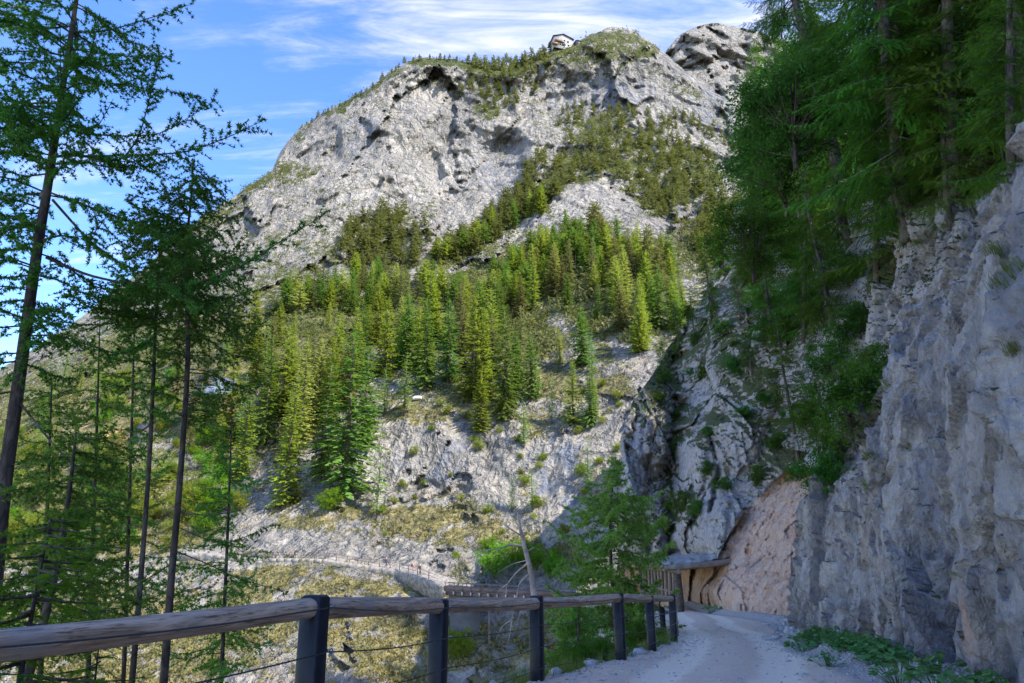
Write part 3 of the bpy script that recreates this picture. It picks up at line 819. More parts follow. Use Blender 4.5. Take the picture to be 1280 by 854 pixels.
    moss += .30 * bl(850, 640, 26, 34, .5) + .32 * bl(845, 560, 16, 70, .1) + .25 * bl(888, 540, 14, 60, .5) + .32 * bl(880, 440, 60, 40, -.6) + .4 * bl(985, 470, 60, 90, .2) + .32 * bl(820, 500, 24, 24) + .3 * bl(930, 470, 30, 30) + .3 * bl(995, 580, 40, 30)
    moss -= .35 * bl(900, 640, 30, 40) + .3 * bl(795, 600, 18, 60)
    warm = .05 + .95 * pink * smooth(0.0, .35, .62 + .8 * fbm(Q * np.array((1, 1, .4)) / 2.5, 4, .6, seed=31)) + .8 * gall + .75 * bl(815, 655, 26, 34) * smooth(-.1, .2, n1)
    wet_shade = (.12 + .3 * smooth(.1, .4, fbm(P * np.array((1, 1, .15)) / 2.0, 3, seed=46))) * (1 - pink) * (1 - gall)  # wet streaks; with the moss they also paint in the cliff's shade
    c = np.clip(np.stack((moss, warm, wet_shade), -1), 0, 1)
    # flank turned away from us on the left, and the top going back into the hillside
    lf = []
    for q in range(40, 0, -1):
        e = P[0].copy(); w_ = .75 * q ** 1.12
        e[:, 1] += w_; e[:, 0] += .32 * w_
        a_ = min(1, w_ / 3)
        e[:, 0] += a_ * (1.6 * fbm(e / 5, 4, .55, seed=3) + .9 * facets(e / 2.2, seed=4, tilt=.9, step=.3) + .4 * fbm(e / .7, 3, .6, seed=5)); lf.append(e)
    lf = np.stack(lf, 0)
    full = np.concatenate((lf, P), 0)
    cl = np.zeros(lf.shape); cl[..., 0] = .25 + .7 * fbm(lf / 2.0, 4, .6, seed=12); cl[..., 1] = .15; cl[..., 2] = .15
    cf = np.concatenate((np.clip(cl, 0, 1), c), 0)
    tp = []
    for q in range(6, 0, -1):
        e = full[:, 0].copy(); e[:, 1] += 3. * q; e[:, 0] += 2.2 * q; e[:, 2] += 1.5 * q - .3 * q * q; tp.append(e)
    full = np.concatenate((np.stack(tp, 1), full), 1); cf = np.concatenate((np.repeat(cf[:, :1], 6, 1), cf), 1)
    me = mesh_arrays('far_cliff', full.reshape(-1, 3), grid_faces(full.shape[0], full.shape[1])[:, ::-1], True, {'cover': cf.reshape(-1, 3)})
    tag(obj('cliff', me, M_CLIFF), 'mossy grey cliff above the road gallery with a bare pink slab at its foot', None, None, 'structure')
    return me
me_far = far_cliff()

# ------------------------------------------------------------------ forested hillside above the rock wall
def hillside():
    ny, nz = 150, 90
    ys = np.linspace(-75, 78, ny); t = np.linspace(0, 1, nz)
    top = np.interp(ys, [-75, 15, 30, 55, 78], [78, 74, 56, 33, 24])  # height out of view, shaped so its shadow covers road and cliffs
    x0 = np.interp(ys, [-75, 8, 12, 18, 24, 33, 44, 60, 78], [9, 9.6, 10.6, 12.6, 15.5, 17.5, 18, 20, 26])
    z0 = np.interp(ys, [-75, 0, 12, 20, 26, 33, 44, 60, 78], [6, 6.5, 8, 11, 5, 3, 8, 12, 12])
    Z = z0[:, None] + (top - z0)[:, None] * (t ** 1.15)[None]
    X = x0[:, None] + (Z - z0[:, None]) * .48 + 22 * smooth(.75, 1.0, t)[None] ** 2
    Y = np.repeat(ys[:, None], nz, 1)
    P = np.stack((X, Y, Z), -1)
    d = 2.2 * fbm(P / 9, 4, .55, seed=3) + 1.1 * facets(P / 3.5, seed=4) + .5 * fbm(P / 1.2, 3, .6)
    P[..., 0] += d
    bk = P[:, -1].copy(); bk[:, 0] += 120; bk[:, 2] -= 10
    b2 = bk.copy(); b2[:, 2] -= 90
    full = np.concatenate((P, bk[:, None], b2[:, None]), 1)
    c = np.zeros(full.shape); c[..., 0] = .55 + .5 * fbm(full / 3, 3, .6, seed=8); c[..., 1] = .15; c[..., 2] = .2
    me = mesh_arrays('hillside', full.reshape(-1, 3), grid_faces(ny, nz + 2), True, {'cover': np.clip(c, 0, 1).reshape(-1, 3)})
    tag(obj('hillside', me, M_CLIFF), 'steep mossy hillside under the trees above the rock wall', None, None, 'structure')
    return me
me_hill = hillside()

# ------------------------------------------------------------------ road and near bank
def road_material():
    m, nt, b = nodes('gravel_road', 0.95); g = NT(nt)
    P = g.coord('Object'); A = g.attr('cover')     # red: worn wheel track, green: loose gravel edge, blue: grass and soil
    n1 = g.noise(P, 1.2, 6, .65); n2 = g.noise(P, 26, 6, .75); st = g.voro(P, 38, 'F1', 'Color'); sd = g.voro(P, 38, 'F1')
    grav = g.mix(g.range(n2, .3, .68), (.46, .32, .21), (.74, .54, .37))
    sep = g.n('ShaderNodeSeparateColor'); g.link(st, sep.inputs[0])
    grav = g.mix(g.math('MULTIPLY', sep.outputs[0], .55), grav, (.68, .55, .45))
    grav = g.mix(g.range(n1, .5, .7, 0, .4), grav, (.44, .36, .295))
    trk = g.mix(g.range(n2, .3, .7), (.72, .56, .40), (.86, .69, .51))
    f = g.range(g.math('ADD', A[0], g.math('MULTIPLY', g.math('SUBTRACT', n1, .5), .8)), .30, .70)
    col = g.mix(f, grav, trk)
    ed = g.mix(g.math('MULTIPLY', sep.outputs[1], .8), (.26, .22, .185), (.60, .53, .475))
    fe = g.range(g.math('ADD', A[1], g.math('MULTIPLY', g.math('SUBTRACT', n1, .5), .8)), .35, .75)
    col = g.mix(fe, col, ed)
    so = g.mix(g.range(n2, .35, .65), (.05, .052, .02), (.15, .12, .07))
    fs = g.range(g.math('ADD', A[2], g.math('MULTIPLY', g.math('SUBTRACT', g.noise(P, 5, 5, .7), .5), 1.2)), .45, .7)
    col = g.mix(fs, col, so)
    g.link(col, b.inputs['Base Color'])
    h = g.math('ADD', g.math('MULTIPLY', n2, .4), g.math('MULTIPLY', g.math('SUBTRACT', 1.0, sd), g.math('MULTIPLY_ADD', fe, .8, .25)))
    g.bump(h, .7, .035, b)
    return m
M_ROAD = road_material()
def road():
    ny, nx = 420, 130
    ys = np.concatenate((np.linspace(-38, 4, 60), np.linspace(4.2, 24, 250), np.linspace(24.2, 72, 110)))
    s = np.linspace(0, 1, nx)
    L = lx(ys) - .25; R = rx(ys) + .9
    X = L[:, None] + (R - L)[:, None] * s[None]
    Y = np.repeat(ys[:, None], nx, 1)
    dl = X - (L + .25)[:, None]; dr = rx(ys)[:, None] - X
    Pn = np.stack((X, Y, 0 * X), -1)
    wobx = .25 * fbm(Pn / 2.5, 3, seed=2)
    w = (rx(ys) - lx(ys))[:, None]
    mid = .5 * w
    tr = np.exp(-((dl - (mid - .95)) / .42) ** 2) + np.exp(-((dl - (mid + .75)) / .45) ** 2)
    Z = gz(ys)[:, None] + .02 * fbm(Pn / .8, 4, .6, seed=4) - .035 * tr + .03 * np.exp(-((dl - mid) / .4) ** 2)
    Z += .22 * smooth(.9, 0, dr + wobx) + .03 * fbm(Pn / .15, 2, seed=6) * smooth(1.5, .3, dr) - .10 * smooth(.35, -.2, dl + wobx)
    ledge = .1 + smooth(1.5, .5, dr + wobx) + .75 * smooth(.75, .15, dl + wobx)
    soil = .9 * smooth(.42, .05, dl + wobx) + .25 * smooth(.55, .1, dr)
    c = np.stack((np.clip(tr, 0, 1) * .95, ledge, soil), -1)
    me = mesh_arrays('road', np.stack((X, Y, Z), -1).reshape(-1, 3), grid_faces(ny, nx)[:, ::-1], True, {'cover': np.clip(c, 0, 1).reshape(-1, 3)})
    tag(obj('road', me, M_ROAD), 'pale gravel road curving along the foot of the rock wall', None, None, 'structure')
    # near bank dropping into the gorge
    ny, nt_ = 160, 60
    ys = np.linspace(-38, 72, ny); t = np.linspace(0, 1, nt_)
    ex = lx(ys) - .22
    out = 16 * t ** 1.1; drop = np.interp(out, [0, .3, .9, 2, 5, 16], [.05, .25, 1.2, 4.0, 13, 48])
    X = ex[:, None] - out[None]; Y = np.repeat(ys[:, None], nt_, 1); Z = gz(ys)[:, None] - drop[None] - .04
    P = np.stack((X, Y, Z), -1)
    amp = np.clip(out / 1.5, .05, 1)[None]
    P[..., 2] += amp * (.5 * fbm(P / 1.5, 4, .6, seed=3) + .35 * facets(P / 1.1, seed=4))
    P[..., 0] += amp * (.5 * fbm(P / 2.0, 4, .6, seed=5))
    c = np.zeros(P.shape); c[..., 0] = .5 + .5 * fbm(P / 1.5, 3, seed=8); c[..., 1] = .2
    me2 = mesh_arrays('bank', P.reshape(-1, 3), grid_faces(ny, nt_), True, {'cover': np.clip(c, 0, 1).reshape(-1, 3)})
    tag(obj('bank', me2, M_CLIFF), 'steep bank falling from the road edge into the gorge', None, None, 'structure')
    return me, me2
me_road, me_bank = road()

def bvh_of(*meshes):
    V, Fc, n = [], [], 0
    for me in meshes:
        co = np.empty(len(me.vertices) * 3, dtype=np.float32); me.vertices.foreach_get('co', co)
        li = np.empty(len(me.loops), dtype=np.int32); me.loops.foreach_get('vertex_index', li)
        V += co.reshape(-1, 3).tolist(); Fc += (li.reshape(-1, 4) + n).tolist(); n += len(me.vertices)
    return BVHTree.FromPolygons(V, Fc)
BV_NEAR = bvh_of(me_near); BV_FAR = bvh_of(me_far); BV_HILL = bvh_of(me_hill); BV_ROAD = bvh_of(me_road); BV_BANK = bvh_of(me_bank)
def hit(px, py, *bvhs):
    """first surface met by the ray through photograph pixel (px, py)"""
    d = Vector(at(px, py, 1.0) - np.array((0, 0, EYE))).normalized()
    best = None
    for b in bvhs:
        r = b.ray_cast(Vector((0, 0, EYE)), d, 900.0)
        if r[0] is not None and (best is None or r[3] < best[3]): best = r
    return best
def drop_z(x, y, *bvhs, z=120.0):
    zs = []
    for b in bvhs:
        r = b.ray_cast(Vector((x, y, z)), Vector((0, 0, -1)), 400.0)
        if r[0] is not None: zs.append(r[0].z)
    return max(zs) if zs else None

# ------------------------------------------------------------------ materials for plants and built things
M_SPRUCE = foliage_mat('spruce_needles', (.10, .145, .022), (.29, .35, .05), .42, (.28, .25, .085), .5, .36)
M_SPRUCE_DEEP = foliage_mat('deep_spruce_needles', (.055, .10, .02), (.16, .25, .05), .38, None, .5, .3)
M_SPRUCE_DULL = foliage_mat('dull_spruce_needles', (.10, .10, .04), (.23, .22, .085), .35, None, .5, .3)
M_PINE_FAR = foliage_mat('mountain_pine_needles', (.085, .10, .032), (.20, .21, .075), .3, None, .15, .2)
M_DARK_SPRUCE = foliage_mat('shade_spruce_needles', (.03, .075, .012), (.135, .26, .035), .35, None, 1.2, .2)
M_LARCH = foliage_mat('larch_needles', (.038, .10, .018), (.135, .26, .05), .45, None, 1.5, .15)
M_LARCH_LIGHT = foliage_mat('fresh_larch_needles', (.09, .19, .035), (.24, .38, .085), .4, None, .8, .15)
M_LEAF = foliage_mat('shrub_leaves', (.03, .085, .012), (.09, .19, .03), .4, None, 1.0, .25)
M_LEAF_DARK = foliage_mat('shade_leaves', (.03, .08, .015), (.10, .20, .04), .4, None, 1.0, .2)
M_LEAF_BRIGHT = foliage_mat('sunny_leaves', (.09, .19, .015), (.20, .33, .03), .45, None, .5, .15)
M_MAPLE = foliage_mat('young_fir_needles', (.02, .075, .012), (.13, .24, .02), .4, None, 3.0, .1)
M_PLANT = foliage_mat('butterbur_leaves', (.05, .15, .04), (.16, .31, .11), .35, None, 6.0, .15)
M_GRASS = foliage_mat('grass_blades', (.06, .11, .02), (.18, .21, .06), .4, None, 2.0, .2)
M_BLOSSOM = foliage_mat('pale_blossom', (.45, .50, .36), (.60, .64, .50), .3, None, 3.0, .05)
M_TUSSOCK = foliage_mat('dry_tussock', (.10, .10, .03), (.34, .29, .12), .3, None, .25, .1)
M_BARK = bark_mat('grey_brown_bark', (.06, .05, .042), (.17, .145, .12))
M_BARK_DARK = bark_mat('dark_larch_bark', (.04, .03, .025), (.13, .10, .08))
M_BARK_FAR = plain('forest_bark', (.13, .10, .075), .9, 0, .3, 2.0)
M_DEADWOOD = plain('bleached_dead_wood', (.40, .31, .26), .85, 0, .45, 2.5)

# ------------------------------------------------------------------ conifers of the forest and the slopes
SPRAY_V = np.array([(0, 0, 0), (.30, .26, -.05), (.42, .03, .02), (.30, -.26, -.05), (.62, .22, -.08), (.72, .02, .0), (.62, -.22, -.08), (1.0, 0, -.06), (.08, .16, -.02), (.08, -.16, -.02)])
SPRAY_F = np.array([(0, 8, 2), (0, 2, 9), (8, 1, 2), (9, 2, 3), (2, 4, 5), (2, 5, 6), (4, 7, 5), (5, 7, 6)])
def conifer_crown(seed, h=1.0, R=.13, z0=.06, lev=46, nb=6, spr=.055, gap=.1, power=.8, droop=.35, per=4):
    """needle crown of a tree of height h as one mesh"""
    r = np.random.default_rng(seed)
    O, D, SC, RO = [], [], [], []
    for l in range(lev):
        f = (l + r.uniform(-.3, .3)) / lev
        f = min(max(f, 0), .995)
        z = z0 + (1 - z0) * f
        L0 = R * (1 - f) ** power * (1 - .35 * math.exp(-f * 9)) + .012
        n = nb if f < .8 else max(3, nb - 2)
        a0 = r.uniform(0, 6.28)
        for k in range(n):
            if r.random() < gap: continue
            a = a0 + 6.283 * k / n + r.uniform(-.35, .35)
            L = L0 * r.uniform(.55, 1.18)
            dz = -droop * (1 - f) * r.uniform(.6, 1.3) + .35 * f
            m = max(2, int(per * L / R + 1.6))
            for q in range(m):
                t = (q + .25) / m
                rad = L * t
                zz_ = z + rad * dz + .10 * rad * t * t
                sc = spr * (1.05 - .45 * t) * (.55 + .6 * (1 - f)) * r.uniform(.75, 1.3)
                aa = a + r.uniform(-.5, .5) * (1 - t * .6)
                O.append((math.cos(a) * rad, math.sin(a) * rad, zz_))
                D.append((math.cos(aa), math.sin(aa), dz * .8 + r.uniform(-.25, .12)))
                SC.append(sc); RO.append(r.uniform(-.6, .6))
    for q in range(5):
        O.append((0, 0, .965 + .007 * q)); D.append((r.uniform(-.6, .6), r.uniform(-.6, .6), 1.5)); SC.append(.02); RO.append(r.uniform(0, 3))
    T = basis(np.array(D), np.array(RO)) * (np.array(SC))[:, None, None]
    mb = MB().bake(SPRAY_V, SPRAY_F, T * h, np.array(O) * h)
    return mb
def conifer_trunk(h=1.0, r0=.011):
    return MB().tube([(0, 0, -.03 * h), (.002 * h, 0, .3 * h), (0, .002 * h, .7 * h), (0, 0, .98 * h)], [r0 * h * 1.25, r0 * h, r0 * h * .55, .001 * h], 6)
SPRUCES, PINES = [], []
for k in range(8):
    SPRUCES.append((conifer_crown(100 + k, 1, .155 + .025 * (k % 3), .03 + .05 * (k % 2), 46, 6, .066, .08 + .09 * (k % 2), .62 + .14 * (k % 3), .35 + .2 * (k % 2)).mesh('spruce_crown'), conifer_trunk().mesh('spruce_trunk', True)))
for k in range(4):
    PINES.append((conifer_crown(200 + k, 1, .17, .28 + .06 * k, 22, 5, .085, .22, .5, .12).mesh('pine_crown'), conifer_trunk(1, .012).mesh('pine_trunk', True)))
for i_, (c_, t_) in enumerate(SPRUCES + PINES):
    c_.materials.append((M_SPRUCE, M_SPRUCE_DEEP, M_SPRUCE, M_SPRUCE_DULL)[i_ % 4]); t_.materials.append(M_BARK_FAR)
LARCHES = []
for k in range(3):
    LARCHES.append((conifer_crown(300 + k, 1, .13, .16, 30, 5, .05, .3, .6, .2).mesh('larch_crown'), conifer_trunk(1, .009).mesh('larch_trunk', True)))
    LARCHES[-1][0].materials.append(M_LARCH_LIGHT); LARCHES[-1][1].materials.append(M_BARK_FAR)
rng = random.Random(7)
N_TREES = [0]
def plant_conifer(name, label, group, protos, px, py, h, lean=.03, fat=1.0):
    p = mt(px, py)
    c_, t_ = protos[rng.randrange(len(protos))]
    o = thing(name, label, 'tree', (p[0], p[1], p[2] - .3), (rng.uniform(-lean, lean), rng.uniform(-lean, lean), rng.uniform(0, 6.28)), group)
    s_ = fat * rng.uniform(.85, 1.4)
    o.scale = (h * s_, h * s_, h)
    obj('trunk', t_, None, o); obj('crown', c_, None, o)
    N_TREES[0] += 1
    return o
def inside(poly, x, y):
    c = False; n = len(poly)
    for i in range(n):
        x1, y1 = poly[i]; x2, y2 = poly[(i + 1) % n]
        if (y1 > y) != (y2 > y) and x < (x2 - x1) * (y - y1) / (y2 - y1) + x1: c = not c
    return c
def scatter(poly, n, mind, seed):
    r = random.Random(seed); xs = [p[0] for p in poly]; ys = [p[1] for p in poly]; out = []; tries = 0
    while len(out) < n and tries < n * 60:
        tries += 1
        x, y = r.uniform(min(xs), max(xs)), r.uniform(min(ys), max(ys))
        if inside(poly, x, y) and all((x - a) ** 2 + ((y - b) * 2.0) ** 2 > mind * mind for a, b in out): out.append((x, y))
    return sorted(out, key=lambda q: q[1])
LB = 'tall green spruce in the dense forest above the rock band across the gorge'
GB = 'spruces of the forest across the gorge'
KEY = [(430, 622, 38), (400, 600, 30), (355, 632, 30), (330, 560, 31), (300, 600, 24), (285, 555, 24), (375, 560, 28), (455, 560, 26), (532, 488, 27), (592, 500, 29), (632, 526, 30), (612, 470, 26), (560, 478, 24), (508, 462, 24), (480, 470, 24), (650, 480, 22), (575, 440, 24), (540, 425, 22), (620, 420, 22), (415, 505, 27), (440, 490, 25), (395, 520, 26), (350, 520, 26), (600, 540, 16), (470, 430, 22)]
def lab_forest(x, y, h):
    if h >= 30: return 'very tall spruce towering at the lower edge of the forest above the footpath', 'tallest spruces of the forest'
    if x > 480 and y > 455: return 'green spruce at the forest edge above the bare rock band', 'spruces above the rock band'
    if y > 560: return 'green spruce in the lowest rows of the forest above the footpath', 'lowest spruces of the forest'
    if y < 425: return 'spruce in the highest rows of the forest, below the pale mountain face', 'highest spruces of the forest'
    return LB, GB
for x, y, h in KEY:
    plant_conifer('spruce_tree', *lab_forest(x, y, h), SPRUCES, x, y, h)
for x, y in scatter([(245, 590), (300, 640), (400, 625), (445, 600), (455, 520), (500, 480), (560, 492), (640, 510), (660, 450), (650, 400), (600, 372), (520, 380), (430, 390), (340, 400), (270, 440), (235, 500)], 46, 20, 3):
    h_ = rng.choice((rng.uniform(7, 14), rng.uniform(13, 20), rng.uniform(17, 26)))
    plant_conifer('spruce_tree', *lab_forest(x, y, h_), SPRUCES, x, y, h_)
LU = 'spruce among the scattered trees on the rocky shoulder below the mountain'
for x, y in scatter([(640, 410), (660, 350), (690, 310), (730, 300), (800, 330), (850, 360), (862, 420), (800, 440), (740, 400), (700, 385)], 44, 14, 4):
    plant_conifer('spruce_tree', LU, 'spruces on the rocky shoulder', SPRUCES if rng.random() < .7 else PINES, x, y, rng.uniform(12, 22))
for x, y, h in [(728, 458, 17), (716, 530, 15), (738, 535, 15), (742, 520, 11), (700, 455, 11), (800, 440, 16), (692, 372, 20), (740, 372, 22), (712, 362, 20), (770, 385, 18), (845, 400, 16), (665, 500, 18)]:
    plant_conifer('spruce_tree', LU, 'spruces on the rocky shoulder', SPRUCES, x, y, h)
LLV = 'spruce on the sunny valley side around the houses'
for x, y in scatter([(-40, 540), (60, 470), (150, 430), (240, 430), (250, 560), (200, 640), (60, 650), (-40, 650)], 46, 18, 5):
    plant_conifer('spruce_tree', LLV, 'trees around the valley houses', SPRUCES if rng.random() < .5 else (LARCHES if rng.random() < .6 else PINES), x, y, rng.uniform(8, 17))
LP = 'pale green larch at the edge of the forest across the gorge'
for x, y, h in [(470, 650, 15), (505, 520, 17), (480, 520, 14), (640, 640, 8), (665, 640, 10), (735, 610, 10), (740, 470, 12), (690, 530, 12), (655, 560, 11), (260, 620, 12), (300, 560, 20), (330, 480, 20), (280, 470, 18), (265, 540, 18)]:
    plant_conifer('larch_tree', LP, 'larches across the gorge', LARCHES, x, y, h)
# pines on the mountain ledges: the largest as trees, the rest as one mass
LPM = 'small dark pine on a ledge of the limestone mountain'
big_spots, rest = [], []
ZONES = [([(420, 330), (440, 280), (480, 262), (530, 280), (540, 300), (520, 335), (460, 345)], 60, 7, (9, 15)), ([(540, 335), (560, 315), (600, 290), (650, 262), (700, 240), (690, 260), (620, 300), (590, 330)], 70, 6, (9, 16)),
    ([(690, 240), (700, 190), (740, 160), (800, 155), (850, 170), (890, 200), (900, 240), (860, 260), (820, 225), (780, 240), (740, 220)], 80, 8.5, (6, 14)), ([(560, 110), (600, 80), (680, 70), (690, 100), (650, 130), (620, 150), (600, 140)], 62, 7, (6, 11)),
    ([(520, 380), (600, 372), (640, 340), (700, 300), (760, 300), (840, 330), (850, 350), (760, 345), (700, 340), (640, 392), (560, 392)], 90, 7, (10, 17)), ([(860, 300), (890, 250), (930, 260), (930, 330), (880, 340)], 40, 6, (8, 13)),
    ([(780, 240), (820, 230), (860, 262), (850, 290), (810, 270)], 24, 7, (6, 11)), ([(340, 400), (360, 370), (420, 350), (480, 360), (540, 350), (560, 380), (480, 392), (420, 395)], 70, 7, (9, 16)), ([(700, 130), (800, 140), (900, 150), (920, 190), (850, 165), (760, 150), (690, 160)], 40, 7, (6, 10)),
    ([(500, 330), (560, 310), (640, 240), (660, 200), (690, 190), (660, 250), (600, 290), (560, 330)], 40, 6, (8, 13))]
for zi, (poly, n, md, (h0, h1)) in enumerate(ZONES):
    for x, y in scatter(poly, n, md, 50 + zi): rest.append((x, y, rng.uniform(h0, h1)))
for x in np.arange(585, 690, 5.2):
    rest.append((x + rng.uniform(-2, 2), float(np.interp(x, PX, TOP)) + rng.uniform(1.5, 7), rng.uniform(8, 15)))
for x in np.arange(375, 585, 7):
    rest.append((x + rng.uniform(-3, 3), float(np.interp(x, PX, TOP)) + rng.uniform(1, 4), rng.uniform(3, 7)))
rest.sort(key=lambda q: -q[2] / mt(q[0], q[1])[1])
n_single = max(0, 296 - N_TREES[0])
for x, y, h in rest[:n_single]:
    plant_conifer('pine_tree', LPM, 'pines on the mountain ledges', PINES[:2] + SPRUCES[:2], x, y, h, .05, 1.25)
low = [conifer_crown(400 + k, 1, .19 + .03 * k, .05 + .1 * k, 12, 5, .17, .15, .7, .2, 2) for k in range(3)]
mb = MB()
for i, (x, y, h) in enumerate(rest[n_single:]):
    p = mt(x, y); c_ = low[i % 3]
    a = rng.uniform(0, 6.28); ca, sa = math.cos(a), math.sin(a)
    T = np.array([[(ca * h * 1.1, sa * h * 1.1, 0), (-sa * h * 1.1, ca * h * 1.1, 0), (0, 0, h)]])
    mb.bake(np.concatenate(c_.v), np.concatenate(c_.f), T, np.array([p - (0, 0, .3)]))
# dwarf pine mats over the ledges
TRI = np.array([(0, 0, 0), (1, .18, .25), (.8, -.2, .35)]); 
mats = []
r_ = random.Random(12)
for l in GREEN:
    if l[1] > 420: continue
    for q in range(int(l[2] * l[3] * .10)):
        a = r_.uniform(0, 6.283); rr = math.sqrt(r_.random())
        u, v = math.cos(a) * rr * l[2], math.sin(a) * rr * l[3]
        x = l[0] + u * math.cos(l[4]) - v * math.sin(l[4]); y = l[1] + u * math.sin(l[4]) + v * math.cos(l[4])
        i = int(np.clip(np.interp(x, PX, np.arange(NX)), 0, NX - 1)); 
        if y < TOP[i] + 1: continue
        j = int(np.clip((y - TOP[i]) / (BOT - TOP[i]) * (NY - 1), 0, NY - 1))
        if cover[i, j] > .26: mats.append((Pm[i, j], r_.uniform(.8, 2.2)))
for q in range(16000):
    i = r_.randrange(20, NX - 40); j = r_.randrange(4, 330)
    if Yc[i, j] > 235 and cover[i, j] > .24 and upn[i, j] > .28: mats.append((Pm[i, j], r_.uniform(.6, 1.7)))
O = np.array([m[0] for m in mats]).repeat(14, 0); sc = np.array([m[1] for m in mats]).repeat(14)
g_ = np.random.default_rng(4)
D = g_.normal(size=(len(O), 3)); D[:, 2] = np.abs(D[:, 2]) * .8
O = O + g_.normal(size=O.shape) * sc[:, None] * np.array((.8, .8, .3))
mb.bake(TRI, np.array([(0, 1, 2)]), basis(D, g_.uniform(0, 6, len(O))) * sc[:, None, None], O)
tus = []
for q in range(26000):
    i = r_.randrange(10, NX - 120); j = r_.randrange(120, NY - 10)
    if Yc[i, j] < 235 and cover[i, j] > .22 + .3 * r_.random(): tus.append((Pm[i, j], r_.uniform(.25, .75), dry[i, j]))
mt_ = MB()
O = np.array([m[0] for m in tus]).repeat(7, 0); sc = np.array([m[1] for m in tus]).repeat(7)
D = g_.normal(size=(len(O), 3)); D[:, 2] = np.abs(D[:, 2]) + .5
O = O + g_.normal(size=O.shape) * sc[:, None] * np.array((.8, .8, .2))
mt_.bake(TRI, np.array([(0, 1, 2)]), basis(D, g_.uniform(0, 6, len(O))) * sc[:, None, None], O)
tag(obj('slope_grass', mt_.mesh('slope_grass'), M_TUSSOCK), 'dry grass tussocks covering the sunny slopes across the gorge', 'grass', None, 'stuff')
tag(obj('mountain_woods', mb.mesh('mountain_woods'), M_PINE_FAR), 'distant small pines and dwarf pine mats covering the mountain ledges', 'woods', None, 'stuff')

# ------------------------------------------------------------------ built things
def wood_mat(name, c1, c2, ring=9.0):
    m, nt, b = nodes(name, .8); g = NT(nt)
    P = g.coord('Object')
    n = g.noise(g.map(P, (.35, 6, 6)), 3.0, 6, .65, 1.2)
    f = g.noise(g.map(P, (1, 14, 14)), 5.0, 5, .7)
    w = g.noise(P, 2.2, 3)
    c = g.mix(g.range(n, .32, .68), c1, c2)
    c = g.mix(g.range(f, .50, .66, 0, .85), c, tuple(x * .28 for x in c1))
    kn = g.voro(g.map(P, (.9, 3, 3)), 1.6)
    c = g.mix(g.range(kn, .03, .13, .85, 0), c, (.06, .035, .022))
    c = g.mix(g.range(w, .5, .72, 0, .5), c, (.30, .285, .27))
    g.link(c, b.inputs['Base Color'])
    g.bump(g.math('ADD', n, f), .5, .012, b)
    return m
M_LOG = wood_mat('weathered_log', (.28, .17, .105), (.68, .49, .35))
M_LOGEND = plain('cut_log_end', (.42, .29, .15), .85, 0, .25, 14)
M_POST = plain('black_painted_steel', (.012, .014, .02), .42, .0, .35, 5)
M_WIRE = plain('steel_cable', (.09, .085, .085), .5, .6, .2, 30)
M_BOLT = plain('galvanised_bolt', (.35, .35, .36), .4, .8, .2, 30)
M_OLDWOOD = wood_mat('grey_gallery_timber', (.11, .085, .07), (.27, .22, .185))
M_SHINGLE = plain('grey_roof_gravel', (.25, .235, .215), .95, 0, .3, 3.0)
M_CONC = plain('grey_concrete', (.11, .105, .095), .9, 0, .2, .6)
M_STEELBR = plain('brown_bridge_steel', (.16, .115, .10), .7, .2, .3, .8)
M_WHITEBR = plain('pale_bracket_paint', (.62, .58, .54), .7, 0, .1, 1.0)
M_MASON = plain('pale_path_stone', (.25, .222, .188), .95, 0, .45, 1.6)
M_WALL = plain('white_render_wall', (.36, .34, .31), .9, 0, .15, .5)
M_ROOFD = plain('dark_roof', (.045, .045, .05), .8, 0, .3, .5)
M_ROOFB = plain('slate_blue_roof', (.16, .20, .27), .6, 0, .2, .8)
M_ROOFO = plain('orange_tile_roof', (.46, .27, .15), .85, 0, .25, 1.2)
M_GLASS = plain('dark_window_glass', (.03, .035, .045), .15, 0, .2, 1)
M_TIMBER = plain('brown_balcony_timber', (.22, .13, .085), .8, 0, .25, 1)
M_WHITE = plain('white_sheet', (.8, .79, .76), .8, 0, .05, 1)

def frame_to(p, q):
    """object matrix with its x axis from p to q"""
    p = Vector(p); q = Vector(q); d = (q - p)
    R = d.normalized().to_track_quat('X', 'Z').to_matrix().to_4x4()
    return Matrix.Translation(p) @ R, d.length

